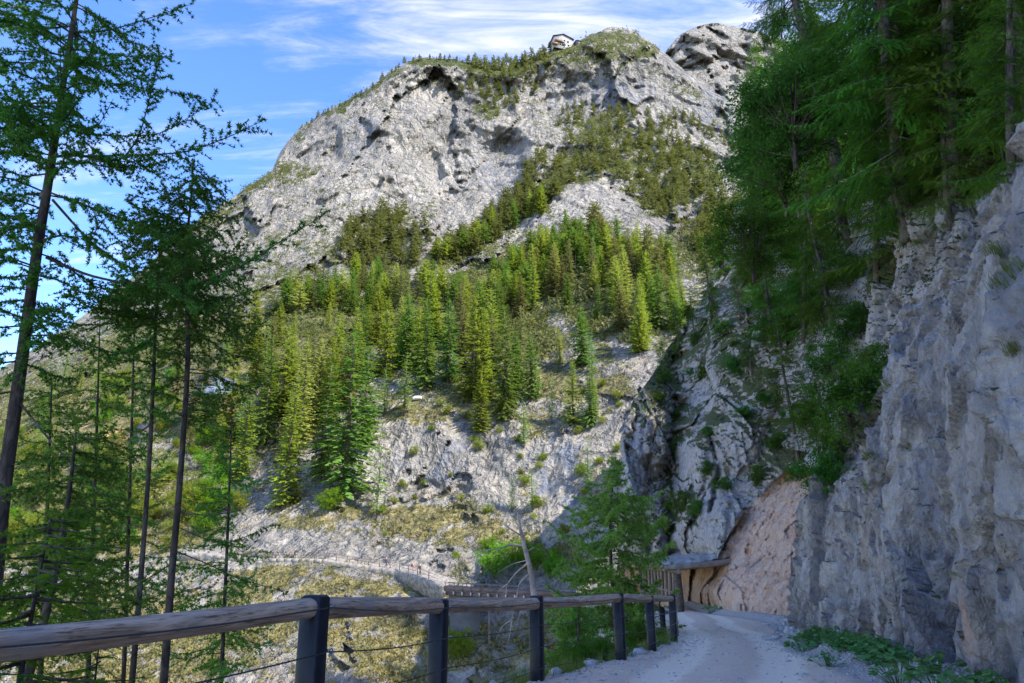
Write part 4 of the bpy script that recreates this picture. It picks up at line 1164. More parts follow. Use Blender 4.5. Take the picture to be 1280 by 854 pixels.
def log_mesh(name, L, r, seed, sides=18):
    n = max(8, int(L * 10)); xs = np.linspace(0, L, n); a = np.arange(sides) * 2 * math.pi / sides
    X = np.repeat(xs[:, None], sides, 1); A = np.repeat(a[None], n, 0)
    rr = r * (1 + .03 * np.sin(X * 1.3 + seed))
    P = np.stack((X, np.cos(A), np.sin(A)), -1)
    rr = rr * (1 + .045 * fbm(P * np.array((1.2, 2.2, 2.2)) + seed * 7.1, 3) - .06 * smooth(.55, .9, ridged(P * np.array((.25, 2.4, 2.4)) + seed, 2)) + .05 * np.clip(1 - np.sqrt((((X * 1.1 + seed * .37) % 1.0 - .5) / .10) ** 2 + ((A - (seed * 1.7 + np.floor(X * 1.1 + seed * .37) * 2.4) % 6.283) / .45) ** 2), 0, 1))
    V = np.stack((X, np.cos(A) * rr, np.sin(A) * rr + .02 * np.sin(X * .9 + seed * 2)[..., :]), -1)
    mb = MB()
    i = np.arange(n - 1)[:, None] * sides; k = np.arange(sides)[None]; l = (k + 1) % sides
    F = np.stack((i + k, i + l, i + sides + l, i + sides + k), -1).reshape(-1, 4)
    mb.add(V, F)
    for e, f in ((0, -1), (n - 1, 1)):
        base = mb.n
        ring = V[e].copy(); ring[:, 1:] *= .9; ring[:, 0] += f * .006
        mb.add(np.concatenate((ring, [ring.mean(0)])), [(j, (j + 1) % sides, sides) if f > 0 else ((j + 1) % sides, j, sides) for j in range(sides)])
        F4 = [(e * sides + j, e * sides + (j + 1) % sides, base + (j + 1) % sides, base + j) for j in range(sides)]
        if f < 0: F4 = [q[::-1] for q in F4]
        F4 = np.array(F4)
        mb.f.append(np.concatenate((F4[:, [0, 1, 2]], F4[:, [0, 2, 3]])))
    return mb.mesh(name, True)

POST_ME = None
def fence(name, label, pts, h, pw, pd, r, wires, ends=False, seed=0):
    """posts with log rails and steel cables; pts are (x, y, zground)"""
    root = thing(name, label, 'fence', (pts[0][0], pts[0][1], pts[0][2]))
    o0 = np.array((pts[0][0], pts[0][1], pts[0][2]))
    pts = [np.array(p, float) for p in pts]
    for i, p in enumerate(pts):
        a = pts[max(0, i - 1)]; b = pts[min(len(pts) - 1, i + 1)]
        ang = math.atan2(b[1] - a[1], b[0] - a[0])
        hh = h + .9
        po = obj('post', MB().box((0, 0, h / 2 - .45 + .012), (pd, pw, hh), None, .018).mesh('fence_post'), M_POST, root, p - o0, (rng.uniform(-.015, .015), rng.uniform(-.015, .015), ang))
        for w in wires:
            s_ = MB().tube([(pd * .5, -pw * .5 - .012, h - w), (pd * .5, -pw * .5 + .01, h - w)], .012, 6)
            ri = [(pd * .5 + .016 * math.cos(q), -pw * .5 - .026, h - w + .016 * math.sin(q)) for q in np.linspace(0, 6.283, 9)]
            s_.tube(ri, .005, 5)
            obj('eye_bolt', s_.mesh('eye_bolt', True), M_BOLT, po)
    for i in range(len(pts) - 1):
        a = pts[i] + (0, 0, h - r * .98); b = pts[i + 1] + (0, 0, h - r * .98)
        d = (b - a) / np.linalg.norm(b - a)
        Mx, L = frame_to(a + d * .005 - o0, b - d * .005 - o0)
        rl = obj('rail', log_mesh('fence_rail', L, r * rng.uniform(.95, 1.06), seed + i), M_LOG, root)
        rl.matrix_local = Mx
    for w in wires:
        mb = MB()
        for i in range(len(pts) - 1):
            a, b = pts[i], pts[i + 1]
            side = np.array((b[1] - a[1], -(b[0] - a[0]), 0)); side /= np.linalg.norm(side)
            P = [a + (b - a) * t + side * (pw * .5 + .026) + (0, 0, h - w - .03 * math.sin(math.pi * t)) - o0 for t in np.linspace(0, 1, 7)]
            mb.tube(P, .0055, 5)
        obj('wire', mb.mesh('fence_wire', True), M_WIRE, root)
    return root
fp = [(x, y, float(gz(y)) - .02) for x, y in POSTS]
fence('roadside_fence', 'weathered log rail fence on black posts along the gorge edge of the road', fp, 1.10, .175, .14, .076, (.07, .36, .64, .90), seed=1)
f2 = [(4.62, 21.2), (4.85, 24.0), (4.62, 26.6), (4.75, 29.6), (5.6, 33.0)]
fence('roadside_fence', 'smaller log rail fence on black posts ahead of the timber gallery', [(x, y, float(gz(y)) - .05) for x, y in f2], 1.0, .16, .14, .085, (.3, .6), seed=20)
# yellowish cut ends of spare logs lying against the second fence
for q, (x, y) in enumerate(((4.95, 23.3), (5.0, 25.4))):
    o = tag(obj('cut_log', log_mesh('cut_log', .55, .085, 40 + q, 12), M_LOGEND), 'short pale cut log wedged on the %s of the smaller fence' % ('nearer post' if q == 0 else 'farther post'), 'log')
    o.matrix_world = Matrix.Translation((x - .25, y - .25, float(gz(y)) + .88)) @ Matrix.Rotation(1.2, 4, 'Z')

# ---------------- timber rock-fall gallery over the road
def gallery():
    gy0, gy1 = 44.0, 57.0
    xo, xr = 9.95, 13.6
    zg = float(gz(gy0)); H = 2.45
    root = thing('road_gallery', 'timber rock-fall gallery with grey gravel roof over the bend of the road', 'gallery', (xo, gy0, zg))
    def L(x, y, z): return (x - xo, y - gy0, z)
    # roof: boards sloping up to the rock
    n = 14
    for i in range(n):
        y = gy0 + (gy1 - gy0) * (i + .5) / n
        w = (gy1 - gy0) / n - .03
        a, b = np.array(L(xo - .75, y, H + .06)), np.array(L(xr + .5, y, H + .55))
        Mx, ln = frame_to(a, b)
        o = obj('roof_board', MB().box((ln / 2, 0, 0), (ln, w, .10)).mesh('roof_board'), M_OLDWOOD, root); o.matrix_local = Mx
    # gravel and stone covering
    g = 40
    u = np.linspace(0, 1, 40); v = np.linspace(0, 1, 70)
    U, V = np.meshgrid(u, v, indexing='ij')
    X = xo - .72 + (xr + 1.1 - xo) * U; Y = gy0 + .08 + (gy1 - gy0 - .1) * V
    Z = H + .13 + .125 * U * (xr + 1.2 - xo)
    Pn = np.stack((X, Y, 0 * X), -1)
    Z = Z + (.12 + .16 * smooth(.2, .8, U)) * smooth(0, .08, U) * smooth(0, .04, V) * (1 + .8 * fbm(Pn / .8, 3, seed=5)) + .07 * facets(Pn / .35, seed=6) * smooth(0, .05, U)
    obj('roof_gravel', mesh_arrays('roof_gravel', np.stack((X - xo, Y - gy0, Z), -1).reshape(-1, 3), grid_faces(40, 70)), M_SHINGLE, root)
    # front beam and eaves beam
    Mx, ln = frame_to(L(xo - .9, gy0 - .1, H - .02), L(xr + .4, gy0 - .1, H + .46))
    o = obj('front_beam', log_mesh('front_beam', ln, .19, 61, 14), M_OLDWOOD, root); o.matrix_local = Mx
    Mx, ln = frame_to(L(xo, gy0 - .3, H - .16), L(xo, gy1, H - .16))
    o = obj('eaves_beam', log_mesh('eaves_beam', ln, .15, 62, 12), M_OLDWOOD, root); o.matrix_local = Mx
    Mx, ln = frame_to(L(xo - .78, gy0, H + .02), L(xo - .78, gy1, H + .02))
    o = obj('fascia_board', MB().box((ln / 2, 0, .06), (ln, .06, .26)).mesh('fascia_board'), M_OLDWOOD, root); o.matrix_local = Mx
    m = 12
    for i in range(m):
        y = gy0 + .05 + (gy1 - gy0 - .3) * i / (m - 1)
        r = .22 if i == 0 else .115
        Mx, ln = frame_to(L(xo + rng.uniform(-.04, .04), y, -.5), L(xo, y, H - .28))
        o = obj('column', log_mesh('gallery_column', ln, r, 70 + i, 10), M_BARK_DARK if i == 0 else M_OLDWOOD, root); o.matrix_local = Mx
    for i in range(7):
        y = gy0 + 1.2 + i * 1.75
        Mx, ln = frame_to(L(xo - .6, y, H - .02), L(xr, y, H + .40))
        o = obj('rafter', log_mesh('gallery_rafter', ln, .09, 80 + i, 8), M_OLDWOOD, root); o.matrix_local = Mx
    for z in (.5, 1.0):
        Mx, ln = frame_to(L(xo, gy0 + .1, z), L(xo, gy1, z))
        o = obj('guard_rail', log_mesh('guard_rail', ln, .06, 90, 8), M_OLDWOOD, root); o.matrix_local = Mx
gallery()

# ---------------- footbridge across the gorge
def bridge():
    A = at(557, 738, 116.0); B = at(800, 752, 108.0)
    root = thing('footbridge', 'brown steel footbridge on a concrete pier between the gorge walls', 'bridge', A)
    d = B - A; Ln = float(np.linalg.norm(d)); d = d / Ln
    s = np.array((-d[1], d[0], 0)); s /= np.linalg.norm(s)
    R = np.stack((d, s, np.cross(d, s)), 1)
    up = R[:, 2]
    def P(t, w, z): return d * t + s * w + up * z
    obj('deck', MB().box(P(Ln / 2, 0, 0), (Ln, 1.8, .12), R).mesh('bridge_deck'), M_OLDWOOD, root)
    for w in (-.75, .75):
        obj('girder', MB().box(P(Ln / 2, w, -.36), (Ln, .16, .55), R).mesh('bridge_girder'), M_STEELBR, root)
        obj('side_panel', MB().box(P(Ln / 2, w * 1.26, .42), (Ln, .05, .62), R).mesh('bridge_side_panel'), M_STEELBR, root)
        obj('handrail', MB().box(P(Ln / 2, w * 1.28, 1.18), (Ln, .10, .08), R).mesh('bridge_handrail'), M_OLDWOOD, root)
        nb = 22
        for i in range(nb):
            t = .3 + (Ln - .6) * i / (nb - 1)
            obj('railing_post', MB().box(P(t, w * 1.28, .58), (.09, .09, 1.2), R).mesh('railing_post'), M_STEELBR, root)
            if w < 0:
                b = MB()
                v = [P(t, -.8, -.06), P(t, -1.25, -.06), P(t, -.8, -.75)]
                v = [q + d * e for e in (-.09, .09) for q in v]
                b.add(v, [(0, 1, 2, 2), (5, 4, 3, 3), (0, 3, 4, 1), (1, 4, 5, 2), (2, 5, 3, 0)])
                obj('bracket', b.mesh('bridge_bracket'), M_WHITEBR, root)
    q0 = at(563, 742, 115.2) - A; q1 = at(600, 742, 115.2) - A
    w = q1[0] - q0[0]
    pr = MB().box(((q0[0] + q1[0]) / 2, 1.0, -13.2), (w, 3.2, 24.5)).box(((q0[0] + q1[0]) / 2, 1.0, -.85), (w + .5, 3.6, .5))
    obj('pier', pr.mesh('bridge_pier'), M_CONC, root)
    pl = at(612, 750, 113.0) - A
    obj('pole', MB().tube([(pl[0], pl[1], -.5), (pl[0], pl[1], -22)], .18, 8).mesh('bridge_pole', True), M_STEELBR, root)
bridge()

# ---------------- path with its retaining wall and railing on the far side
PATH_PX = [(228, 690), (262, 692), (300, 697), (340, 698), (380, 698), (410, 699), (440, 704), (470, 708), (500, 712), (525, 718), (557, 727)]
PATH = []
for x, y in PATH_PX:
    p = mt(x, y); PATH.append(np.array((p[0], 0., p[2])))
ysm = np.array([mt(x, y)[1] for x, y in PATH_PX]); ysm = np.convolve(np.pad(ysm, 2, 'edge'), np.ones(5) / 5, 'valid') - 1.2
PATH = [at(x, y, Y) for (x, y), Y in zip(PATH_PX, ysm)]
PATH[-1] = at(557, 731, 118.0); PATH[-2] = at(525, 719, (ysm[-2] + 118) / 2)
tt = np.linspace(0, len(PATH) - 1, 90)
PT = np.stack([np.interp(tt, np.arange(len(PATH)), [p[k] for p in PATH]) for k in range(3)], -1)
def path():
    tng = np.gradient(PT, axis=0); side = np.stack((tng[:, 1], -tng[:, 0], 0 * tng[:, 0]), -1); side /= np.linalg.norm(side, axis=1)[:, None]
    side *= np.where(side[:, 1:2] > 0, -1, 1)      # towards us
    rows = [PT - side * 2.6 + (0, 0, .5), PT - side * 1.0 + (0, 0, .03), PT + side * .55, PT + side * .75 + (0, 0, -.5), PT + side * .5 + (0, 0, -1.6), PT - side * .6 + (0, 0, -3.2), PT - side * 2.5 + (0, 0, -5)]
    V = np.stack(rows, 1) 
    V[:, 3:] += .9 * fbm(V[:, 3:] / 1.6, 3, .6)[..., None] * np.array((.3, 1, .5))
    V[:, :3] += .06 * fbm(V[:, :3] / 1.0, 2)[..., None]
    tag(obj('path', mesh_arrays('far_path', V.reshape(-1, 3), grid_faces(len(PT), 7)), M_MASON), 'pale footpath cut along the far gorge wall', None, None, 'structure')
    rt = thing('retaining_wall', 'pale stone retaining wall under the footpath on the far side', 'wall', PT[20])
    r2 = random.Random(5)
    ia, ib = 12, 46
    cum = np.concatenate(([0], np.cumsum(np.linalg.norm(np.diff(PT[ia:ib], axis=0), axis=1))))
    proto = [MB().box((0, 0, 0), (1.58, .9, .76), None, .035).mesh('wall_block') for _ in range(1)][0]
    proto.materials.append(M_MASON)
    for row in range(4):
        x = (row % 2) * .8
        while x < cum[-1] - .8:
            p = np.array([np.interp(x, cum, PT[ia:ib, k]) for k in range(3)]); q = np.array([np.interp(x + .5, cum, PT[ia:ib, k]) for k in range(3)])
            ang = math.atan2(q[1] - p[1], q[0] - p[0])
            o = obj('block', proto, None, rt, p - PT[20] + np.array((0, -.45 - .06 * row + r2.uniform(-.04, .04), -.42 - row * .78)), (0, 0, ang), (r2.uniform(.9, 1.0), 1, 1))
            x += 1.6
    rr = thing('path_railing', 'thin steel railing along the footpath on the far side', 'railing', PT[30])
    e = PT + side * .45
    for i in range(16, 88, 4):
        obj('post', MB().box(e[i] - PT[30] + (0, 0, .55), (.12, .12, 1.25)).mesh('railing_post'), M_STEELBR, rr)
    for h in (.6, 1.1):
        obj('rail', MB().tube(e[16:88] - PT[30] + (0, 0, h), .035, 4).mesh('path_rail'), M_STEELBR, rr)
path()

# ---------------- hikers on the path
def hiker(label, k, top, legs, step):
    p = PT[k]
    m, nt, b = nodes('hiker_clothes', .85); g = NT(nt)
    sp = g.n('ShaderNodeSeparateXYZ'); g.link(g.coord('Object'), sp.inputs[0])
    r = g.ramp(g.math('MULTIPLY', sp.outputs[2], .5), [(0.0, (.05, .04, .035)), (.05, legs), (.45, top), (.735, (.55, .36, .27)), (.86, (.09, .06, .04))])
    r.node.color_ramp.interpolation = 'CONSTANT'
    g.link(r, b.inputs['Base Color'])
    root = thing('person', label, 'person', p, (0, 0, step))
    J = [((0, 0, .95), .15, -1), ((0, 0, 1.18), .15, 0), ((0, 0, 1.40), .17, 1), ((0, 0.01, 1.52), .06, 2), ((0, .02, 1.62), .10, 3), ((0, .02, 1.74), .08, 4),
         ((-.10, 0, .88), .10, 0), ((-.11, .16, .50), .075, 6), ((-.11, .10, .09), .05, 7), ((-.11, .24, .04), .04, 8), ((.10, 0, .88), .10, 0), ((.11, -.02, .48), .075, 10), ((.11, -.22, .10), .05, 11), ((.11, -.10, .04), .04, 12),
         ((-.20, 0, 1.38), .06, 2), ((-.26, -.08, 1.12), .048, 14), ((-.25, .06, .90), .038, 15), ((-.25, .10, .82), .035, 16), ((.20, 0, 1.38), .06, 2), ((.26, .08, 1.12), .048, 18), ((.25, .22, .94), .038, 19), ((.25, .26, .87), .035, 20)]
    me = bpy.data.meshes.new('person_body')
    me.from_pydata([j[0] for j in J], [(j[2], i) for i, j in enumerate(J) if j[2] >= 0], [])
    o = obj('body', me, m, root)
    md = o.modifiers.new('skin', 'SKIN'); sd = o.modifiers.new('sub', 'SUBSURF'); sd.levels = sd.render_levels = 1
    for i, j in enumerate(J): me.skin_vertices[0].data[i].radius = (j[1], j[1])
    me.skin_vertices[0].data[0].use_root = True
    obj('backpack', MB().box((0, -.24, 1.25), (.32, .2, .46), None, .06).mesh('backpack'), plain('backpack_cloth', (.12, .05, .05), .9), root)
hiker('hiker in dark blue clothes walking on the far footpath', 66, (.04, .06, .15), (.03, .035, .06), -1.4)
hiker('hiker in a pink top beside the bridge on the far footpath', 77, (.60, .25, .24), (.30, .22, .2), -1.2)
hiker('hiker in dark clothes beside the hiker in pink', 80, (.06, .045, .045), (.04, .035, .035), -1.2)
hiker('hiker standing alone above the stone retaining wall', 33, (.05, .06, .08), (.05, .045, .04), 1.6)

# ---------------- houses
def house(name, label, p, rz, w, dpt, h, rise, wall, roof, wins, balcony=False, over=.7, chimney=False):
    root = thing(name, label, 'house', p, (0, 0, rz))
    b = MB()
    v = [(-w / 2, -dpt / 2, -2), (w / 2, -dpt / 2, -2), (w / 2, dpt / 2, -2), (-w / 2, dpt / 2, -2), (-w / 2, -dpt / 2, h), (w / 2, -dpt / 2, h), (w / 2, dpt / 2, h), (-w / 2, dpt / 2, h), (0, -dpt / 2, h + rise), (0, dpt / 2, h + rise)]
    b.add(v, [(0, 1, 5, 4), (1, 2, 6, 5), (2, 3, 7, 6), (3, 0, 4, 7)])
    b.f.append(np.array([(4, 5, 8), (6, 7, 9)]))
    obj('wall', b.mesh('house_wall'), wall, root)
    r = MB(); sl = rise / (w / 2); th = .35
    for s in (-1, 1):
        q = [(s * (w / 2 + over), h - over * sl), (0, h + rise)]
        vv = []
        for yy in (-dpt / 2 - over, dpt / 2 + over):
            vv += [(q[0][0], yy, q[0][1] + .06), (q[1][0], yy, q[1][1] + .06), (q[1][0], yy, q[1][1] + .06 + th), (q[0][0], yy, q[0][1] + .06 + th)]
        f = [(0, 1, 2, 3), (7, 6, 5, 4), (0, 4, 5, 1), (1, 5, 6, 2), (2, 6, 7, 3), (3, 7, 4, 0)]
        r.add(vv, f if s < 0 else [x[::-1] for x in f])
    ro = obj('roof', r.mesh('house_roof'), roof, root)
    if chimney: obj('chimney', MB().box((w * .2, 0, h + rise * .8 + .6), (.7, .7, 1.8)).mesh('chimney'), wall, ro)
    for (x, z, ww, hh) in wins:
        wo = obj('window', MB().box((x, -dpt / 2 - .02, z), (ww + .25, .12, hh + .25)).mesh('window_frame'), M_WHITE, root)
        obj('pane', MB().box((x, -dpt / 2 - .05, z), (ww, .12, hh)).mesh('window_pane'), M_GLASS, wo)
    if balcony:
        bo = obj('balcony', MB().box((-w * .28, -dpt / 2 - .9, h * .38), (w * .4, 1.7, .25)).box((-w * .28, -dpt / 2 - 1.7, h * .38 + .6), (w * .4, .12, 1.0)).mesh('balcony'), M_TIMBER, root)
        obj('balcony', MB().box((-w * .5 + .4, -dpt / 2 - .9, h * .05), (w * .28, 1.7, 1.6)).mesh('balcony'), M_TIMBER, root)
p = mt(702, 62)
house('mountain_hut', 'white mountain hut with dark overhanging roof on the ridge top', p + np.array((0, 3, 1.2)), .25, 14.5, 10, 7.4, 2.8, M_WALL, M_ROOFD, [(0, 2.2, 2.4, 3.6), (1.0, 5.2, 1.3, 1.4), (3.6, 4.6, 1.3, 1.6), (4.0, 1.5, 1.3, 1.6), (-3.6, 5.2, 1.4, 1.6), (-2.0, 2.2, 1.0, 3.2)], True, .9)
p = mt(722, 56)
house('shed', 'small dark shed beside the mountain hut', p + np.array((0, 2, 1.0)), .4, 4.2, 3.5, 2.2, 1.0, M_ROOFD, M_ROOFD, [(.6, 1.0, .8, .8)], False, .3)
p = mt(272, 498)
house('house', 'house with a steep slate-blue roof among the spruces', p + np.array((0, -1, -2.5)), 1.9, 7.5, 9, 3.5, 4.6, M_TIMBER, M_ROOFB, [(-1.6, 1.6, 1.1, 1.3), (1.6, 1.6, 1.1, 1.3)], False, .8, True)
p = mt(132, 556)
house('house', 'low house with an orange tiled roof on the valley side', p + np.array((0, -1, -1.0)), 1.4, 7, 8.5, 2.4, 2.2, M_TIMBER, M_ROOFO, [(-1.5, 1.0, 1, 1), (1.5, 1.0, 1, 1)], False, .7)
p = mt(186, 545)
house('house', 'grey gabled house between the orange roof and the blue roof', p + np.array((0, -1, -1.8)), .9, 5.5, 7, 3.0, 2.6, M_CONC, M_ROOFD, [(-1.5, 1.4, 1, 1.1), (1.5, 1.4, 1, 1.1)], False, .7)
p = mt(680, 96)
ma = thing('lattice_mast', 'pale blue-grey steel mast on the ridge below the mountain hut', 'mast', p)
for sx_ in (-.8, .8):
    obj('leg', MB().tube([(sx_, 0, -.5), (sx_ * .6, 0, 9)], .16, 5).mesh('mast_leg'), plain('mast_steel', (.42, .48, .56), .5, .2), ma)
for k in range(6):
    obj('brace', MB().tube([(-.8 + .06 * k, 0, .6 + 1.5 * k), (.8 - .06 * k, 0, 1.4 + 1.5 * k)], .12, 4).mesh('mast_brace'), plain('mast_steel', (.42, .48, .56), .5, .2), ma)
# white block on the forest edge
p = mt(522, 500)
tag(obj('white_block', MB().box((0, 0, .5), (2.2, 1.4, .9), None, .25).box((-.9, -.1, .3), (.8, 1.2, .7), None, .2).mesh('white_block'), M_WHITE, None, p), 'small bright white block lying at the forest edge', 'block')

# ------------------------------------------------------------------ near trees
def smooth_path(pts, n):
    P = np.asarray(pts, float); t = np.linspace(0, len(P) - 1, n)
    Q = np.stack([np.interp(t, np.arange(len(P)), P[:, k]) for k in range(3)], -1)
    for _ in range(2):
        Q[1:-1] = (Q[:-2] + 2 * Q[1:-1] + Q[2:]) / 4
    return Q
g_t = np.random.default_rng(3)
TU_V, TU_F = [], []
for k in range(9):
    d = g_t.normal(size=3); d[0] = abs(d[0]) * .6; d /= np.linalg.norm(d)
    s_ = np.cross(d, g_t.normal(size=3)); s_ /= np.linalg.norm(s_)
    TU_V += [tuple(s_ * .17), tuple(-s_ * .17), tuple(d)]; TU_F.append((3 * k, 3 * k + 1, 3 * k + 2))
TU_V = np.array(TU_V); TU_F = np.array(TU_F)

class Larch:
    """trunk with limbs in one mesh, twigs with needle tufts in another"""
    def __init__(s, seed, tuft=.03):
        s.r = np.random.default_rng(seed); s.wood = MB(); s.twig = MB(); s.O = []; s.D = []; s.S = []; s.tuft = tuft
    def trunk(s, pts, rad, n=24):
        s.P = smooth_path(pts, n); s.R = np.interp(np.linspace(0, 1, n), np.linspace(0, 1, len(rad)), rad)
        s.wood.tube(s.P, s.R, 10)
    def limb(s, pts, r0, twig_gap=.085, twig_len=.42, tufts=True, hang=.55, bare=.12):
        r = s.r; P = smooth_path(pts, max(8, int(len(pts) * 4)))
        r0 = r0 * (.62 if tufts else .85)
        s.wood.tube(P, np.linspace(r0, max(.003, r0 * .18), len(P)), 5)
        seg = np.linalg.norm(np.diff(P, axis=0), axis=1); cum = np.concatenate(([0], np.cumsum(seg))); L = cum[-1]
        def pt(d): return np.array([np.interp(d, cum, P[:, k]) for k in range(3)])
        d = L * bare
        while d < L:
            p = pt(d); q = pt(min(L, d + .02)); t = q - p
            t = t / (np.linalg.norm(t) + 1e-9) if np.linalg.norm(t) > 1e-6 else np.array((1., 0, 0))
            if tufts and r.random() < .8:
                s.O.append(p + r.normal(size=3) * .006); s.D.append(r.normal(size=3)); s.S.append(s.tuft * r.uniform(.7, 1.1))
            side = np.cross(t, (0, 0, 1)); side /= np.linalg.norm(side) + 1e-9
            sg = 1 if r.random() < .5 else -1
            l = twig_len * r.uniform(.3, 1.15) * (1 - .55 * d / L) * (.5 + .5 * min(1, d / (.25 * L)))
            dv = t * r.uniform(.35, .9) + side * sg * r.uniform(.3, 1.0) + np.array((0, 0, r.uniform(-hang, .22)))
            dv /= np.linalg.norm(dv)
            n = max(3, int(l / .09)); Q = [p]
            for k in range(n):
                dv = dv + np.array((0, 0, -hang * .22)) + r.normal(size=3) * .10; dv /= np.linalg.norm(dv)
                Q.append(Q[-1] + dv * l / n)
            Q = np.array(Q)
            s.twig.tube(Q, np.linspace(max(.003, r0 * .16), .0018, len(Q)), 3, False)
            if tufts:
                m = max(2, int(l / (s.tuft * .85)))
                for k in range(m):
                    f = (k + .7) / m * (len(Q) - 1.001); i = int(f); w = f - i
                    s.O.append(Q[i] * (1 - w) + Q[i + 1] * w + r.normal(size=3) * .004)
                    s.D.append(r.normal(size=3) + np.array((0, 0, .3))); s.S.append(s.tuft * r.uniform(.65, 1.15))
            d += twig_gap * r.uniform(.6, 1.4)
    def random_limbs(s, n, f0, f1, L0, L1, r0=.02, rise=.05, **kw):
        r = s.r; N = len(s.P)
        for k in range(n):
            f = f0 + (f1 - f0) * (k + r.uniform(0, 1)) / n
            i = f * (N - 1.001); a = int(i); p = s.P[a] * (1 - (i - a)) + s.P[a + 1] * (i - a)
            az = r.uniform(0, 6.283); L = (L0 + (L1 - L0) * (k + .5) / n) * r.uniform(.6, 1.15)
            h = np.array((math.cos(az), math.sin(az), 0)); sd = np.array((-h[1], h[0], 0)) * r.uniform(-.25, .25)
            z = [0, rise * .4, -.05, -.06 + r.uniform(-.08, .05), r.uniform(-.02, .20)]
            pts = [p + (h + sd * t) * L * t + np.array((0, 0, L * zz_)) for t, zz_ in zip((0, .25, .5, .78, 1.0), z)]
            s.limb(pts, r0 * (.5 + .6 * L / max(L0, L1)), **kw)
    def build(s, name, label, group=None, mat=None, bark=None):
        base = s.P[0]
        root = thing(name, label, 'tree', base, group=group)
        tr = obj('trunk', s.wood.mesh('larch_wood', True), bark or M_BARK_DARK, root, -base)
        if s.O:
            D = np.array(s.D); T = basis(D, s.r.uniform(0, 6.28, len(D))) * np.array(s.S)[:, None, None]
            tw = obj('twigs', s.twig.mesh('larch_twigs'), bark or M_BARK_DARK, tr)
            tw.name = 'twig_work'; tw['kind'] = 'stuff'
            c = obj('crown', MB().bake(TU_V, TU_F, T, np.array(s.O)).mesh('larch_needles'), mat or M_LARCH, root, -base)
        elif s.twig.n:
            tw = obj('twig_work', s.twig.mesh('dead_twigs'), bark or M_BARK_DARK, tr); tw['kind'] = 'stuff'
        return root
def pxs(lst, Y): return [at(x, y, Y) for x, y in lst]

t = Larch(1, .056)
lo = at(-25, 880, 8.0)
t.trunk([(lo[0] - .25, 8.0, -9.5), (lo[0] - .05, 8.0, -4)] + pxs([(-14, 790), (0, 640), (12, 560), (30, 430), (45, 320), (62, 220), (75, 130), (88, 50), (97, -10), (108, -110), (118, -230)], 8.0), [.14, .11, .078, .066, .054, .038, .026, .010], 40)
B = pxs
t.limb(B([(58, 322), (110, 345), (170, 357), (240, 357), (300, 335), (345, 305), (400, 272)], 8.0) , .032, .06, .5, bare=.25)
t.limb([at(66, 250, 8.0), at(110, 300, 7.9), at(150, 330, 7.8), at(200, 350, 7.7), at(250, 385, 7.6)], .03, .06, .5, bare=.2)
t.limb([at(78, 190, 8.0), at(150, 205, 7.9), at(175, 170, 7.8), at(190, 110, 7.8), at(200, 70, 7.8)], .026, .055, .5, bare=.2)
t.limb([at(72, 195, 8.0), at(140, 195, 7.8), at(230, 192, 7.7), at(285, 172, 7.6), at(330, 150, 7.6)], .024, .055, .55, bare=.2)
t.limb([at(82, 60, 8.0), at(130, 68, 8), at(180, 72, 8.1), at(215, 70, 8.1)], .02, .055, .45)
t.limb([at(88, 40, 8.0), at(130, 40, 8), at(180, 25, 8), at(240, 5, 8)], .02, .06, .5)
t.limb([at(78, 75, 8.0), at(110, 100, 7.9), at(180, 110, 7.8), at(250, 120, 7.6)], .02, .055, .5)
t.limb([at(70, 150, 8.0), at(120, 170, 8), at(200, 170, 8), at(270, 125, 8)], .022, .055, .5)
t.limb([at(60, 240, 8.0), at(100, 255, 8), at(160, 275, 8), at(220, 300, 8), at(260, 300, 8)], .024, .055, .5)
t.limb([at(22, 500, 8.0), at(70, 560, 7.8), at(110, 600, 7.7), at(160, 650, 7.6)], .024, .12, .3, bare=.5)
t.limb([at(40, 360, 8.0), at(32, 430, 7.9), at(24, 470, 7.8), at(5, 480, 7.7)], .02, .08, .4)
t.random_limbs(38, .40, .66, 1.3, 1.6, .02, twig_gap=.06, twig_len=.42)
t.random_limbs(58, .60, .98, 1.75, .7, .022, twig_gap=.055, twig_len=.44)
for k in range(14):
    y0 = 40 + k * 34 + rng.uniform(-10, 10); x0 = float(np.interp(y0, [0, 130, 320, 560], [95, 75, 45, 12])); ln = rng.uniform(70, 150)
    t.limb([at(x0, y0, 8), at(x0 - ln * .35, y0 + 4, 8.1 + rng.uniform(-.4, .4)), at(x0 - ln * .7, y0 + rng.uniform(-5, 20), 8.1), at(x0 - ln, y0 + rng.uniform(-25, 30), 8.2)], .02, .06, .45)
t.build('larch_tree', 'big dark larch with a leaning trunk and long drooping boughs beyond the fence')

t = Larch(2, .05)
lo = at(150, 900, 9.6)
t.trunk([(lo[0] - .1, 9.6, -9)] + pxs([(155, 940), (165, 854), (178, 700), (188, 560), (193, 440), (196, 370), (202, 300), (206, 262)], 9.6), [.06, .045, .036, .031, .027, .022, .016, .007], 30)
t.random_limbs(20, .55, .72, 1.1, 1.1, .014, twig_gap=.10, twig_len=.34, bare=.2)
t.random_limbs(48, .68, .99, 1.45, .5, .015, twig_gap=.05, twig_len=.45)
t.build('larch_tree', 'slender dark larch, the thinner of the twin trunks behind the log rail')
t = Larch(5, .05)
lo = at(190, 900, 9.0)
t.trunk([(lo[0] - .1, 9.0, -9)] + pxs([(197, 930), (205, 854), (214, 720), (222, 640), (231, 520), (236, 440), (233, 370), (230, 320), (238, 262), (242, 205)], 9.0), [.066, .05, .043, .037, .032, .026, .019, .007], 30)
t.limb([at(225, 640, 9), at(260, 645, 8.9), at(290, 640, 8.8), at(300, 638, 8.8)], .016, .15, .2, bare=.5)
t.limb([at(226, 660, 9), at(250, 672, 8.9), at(285, 680, 8.8), at(345, 655, 8.7)], .014, .06, .3, bare=.3)
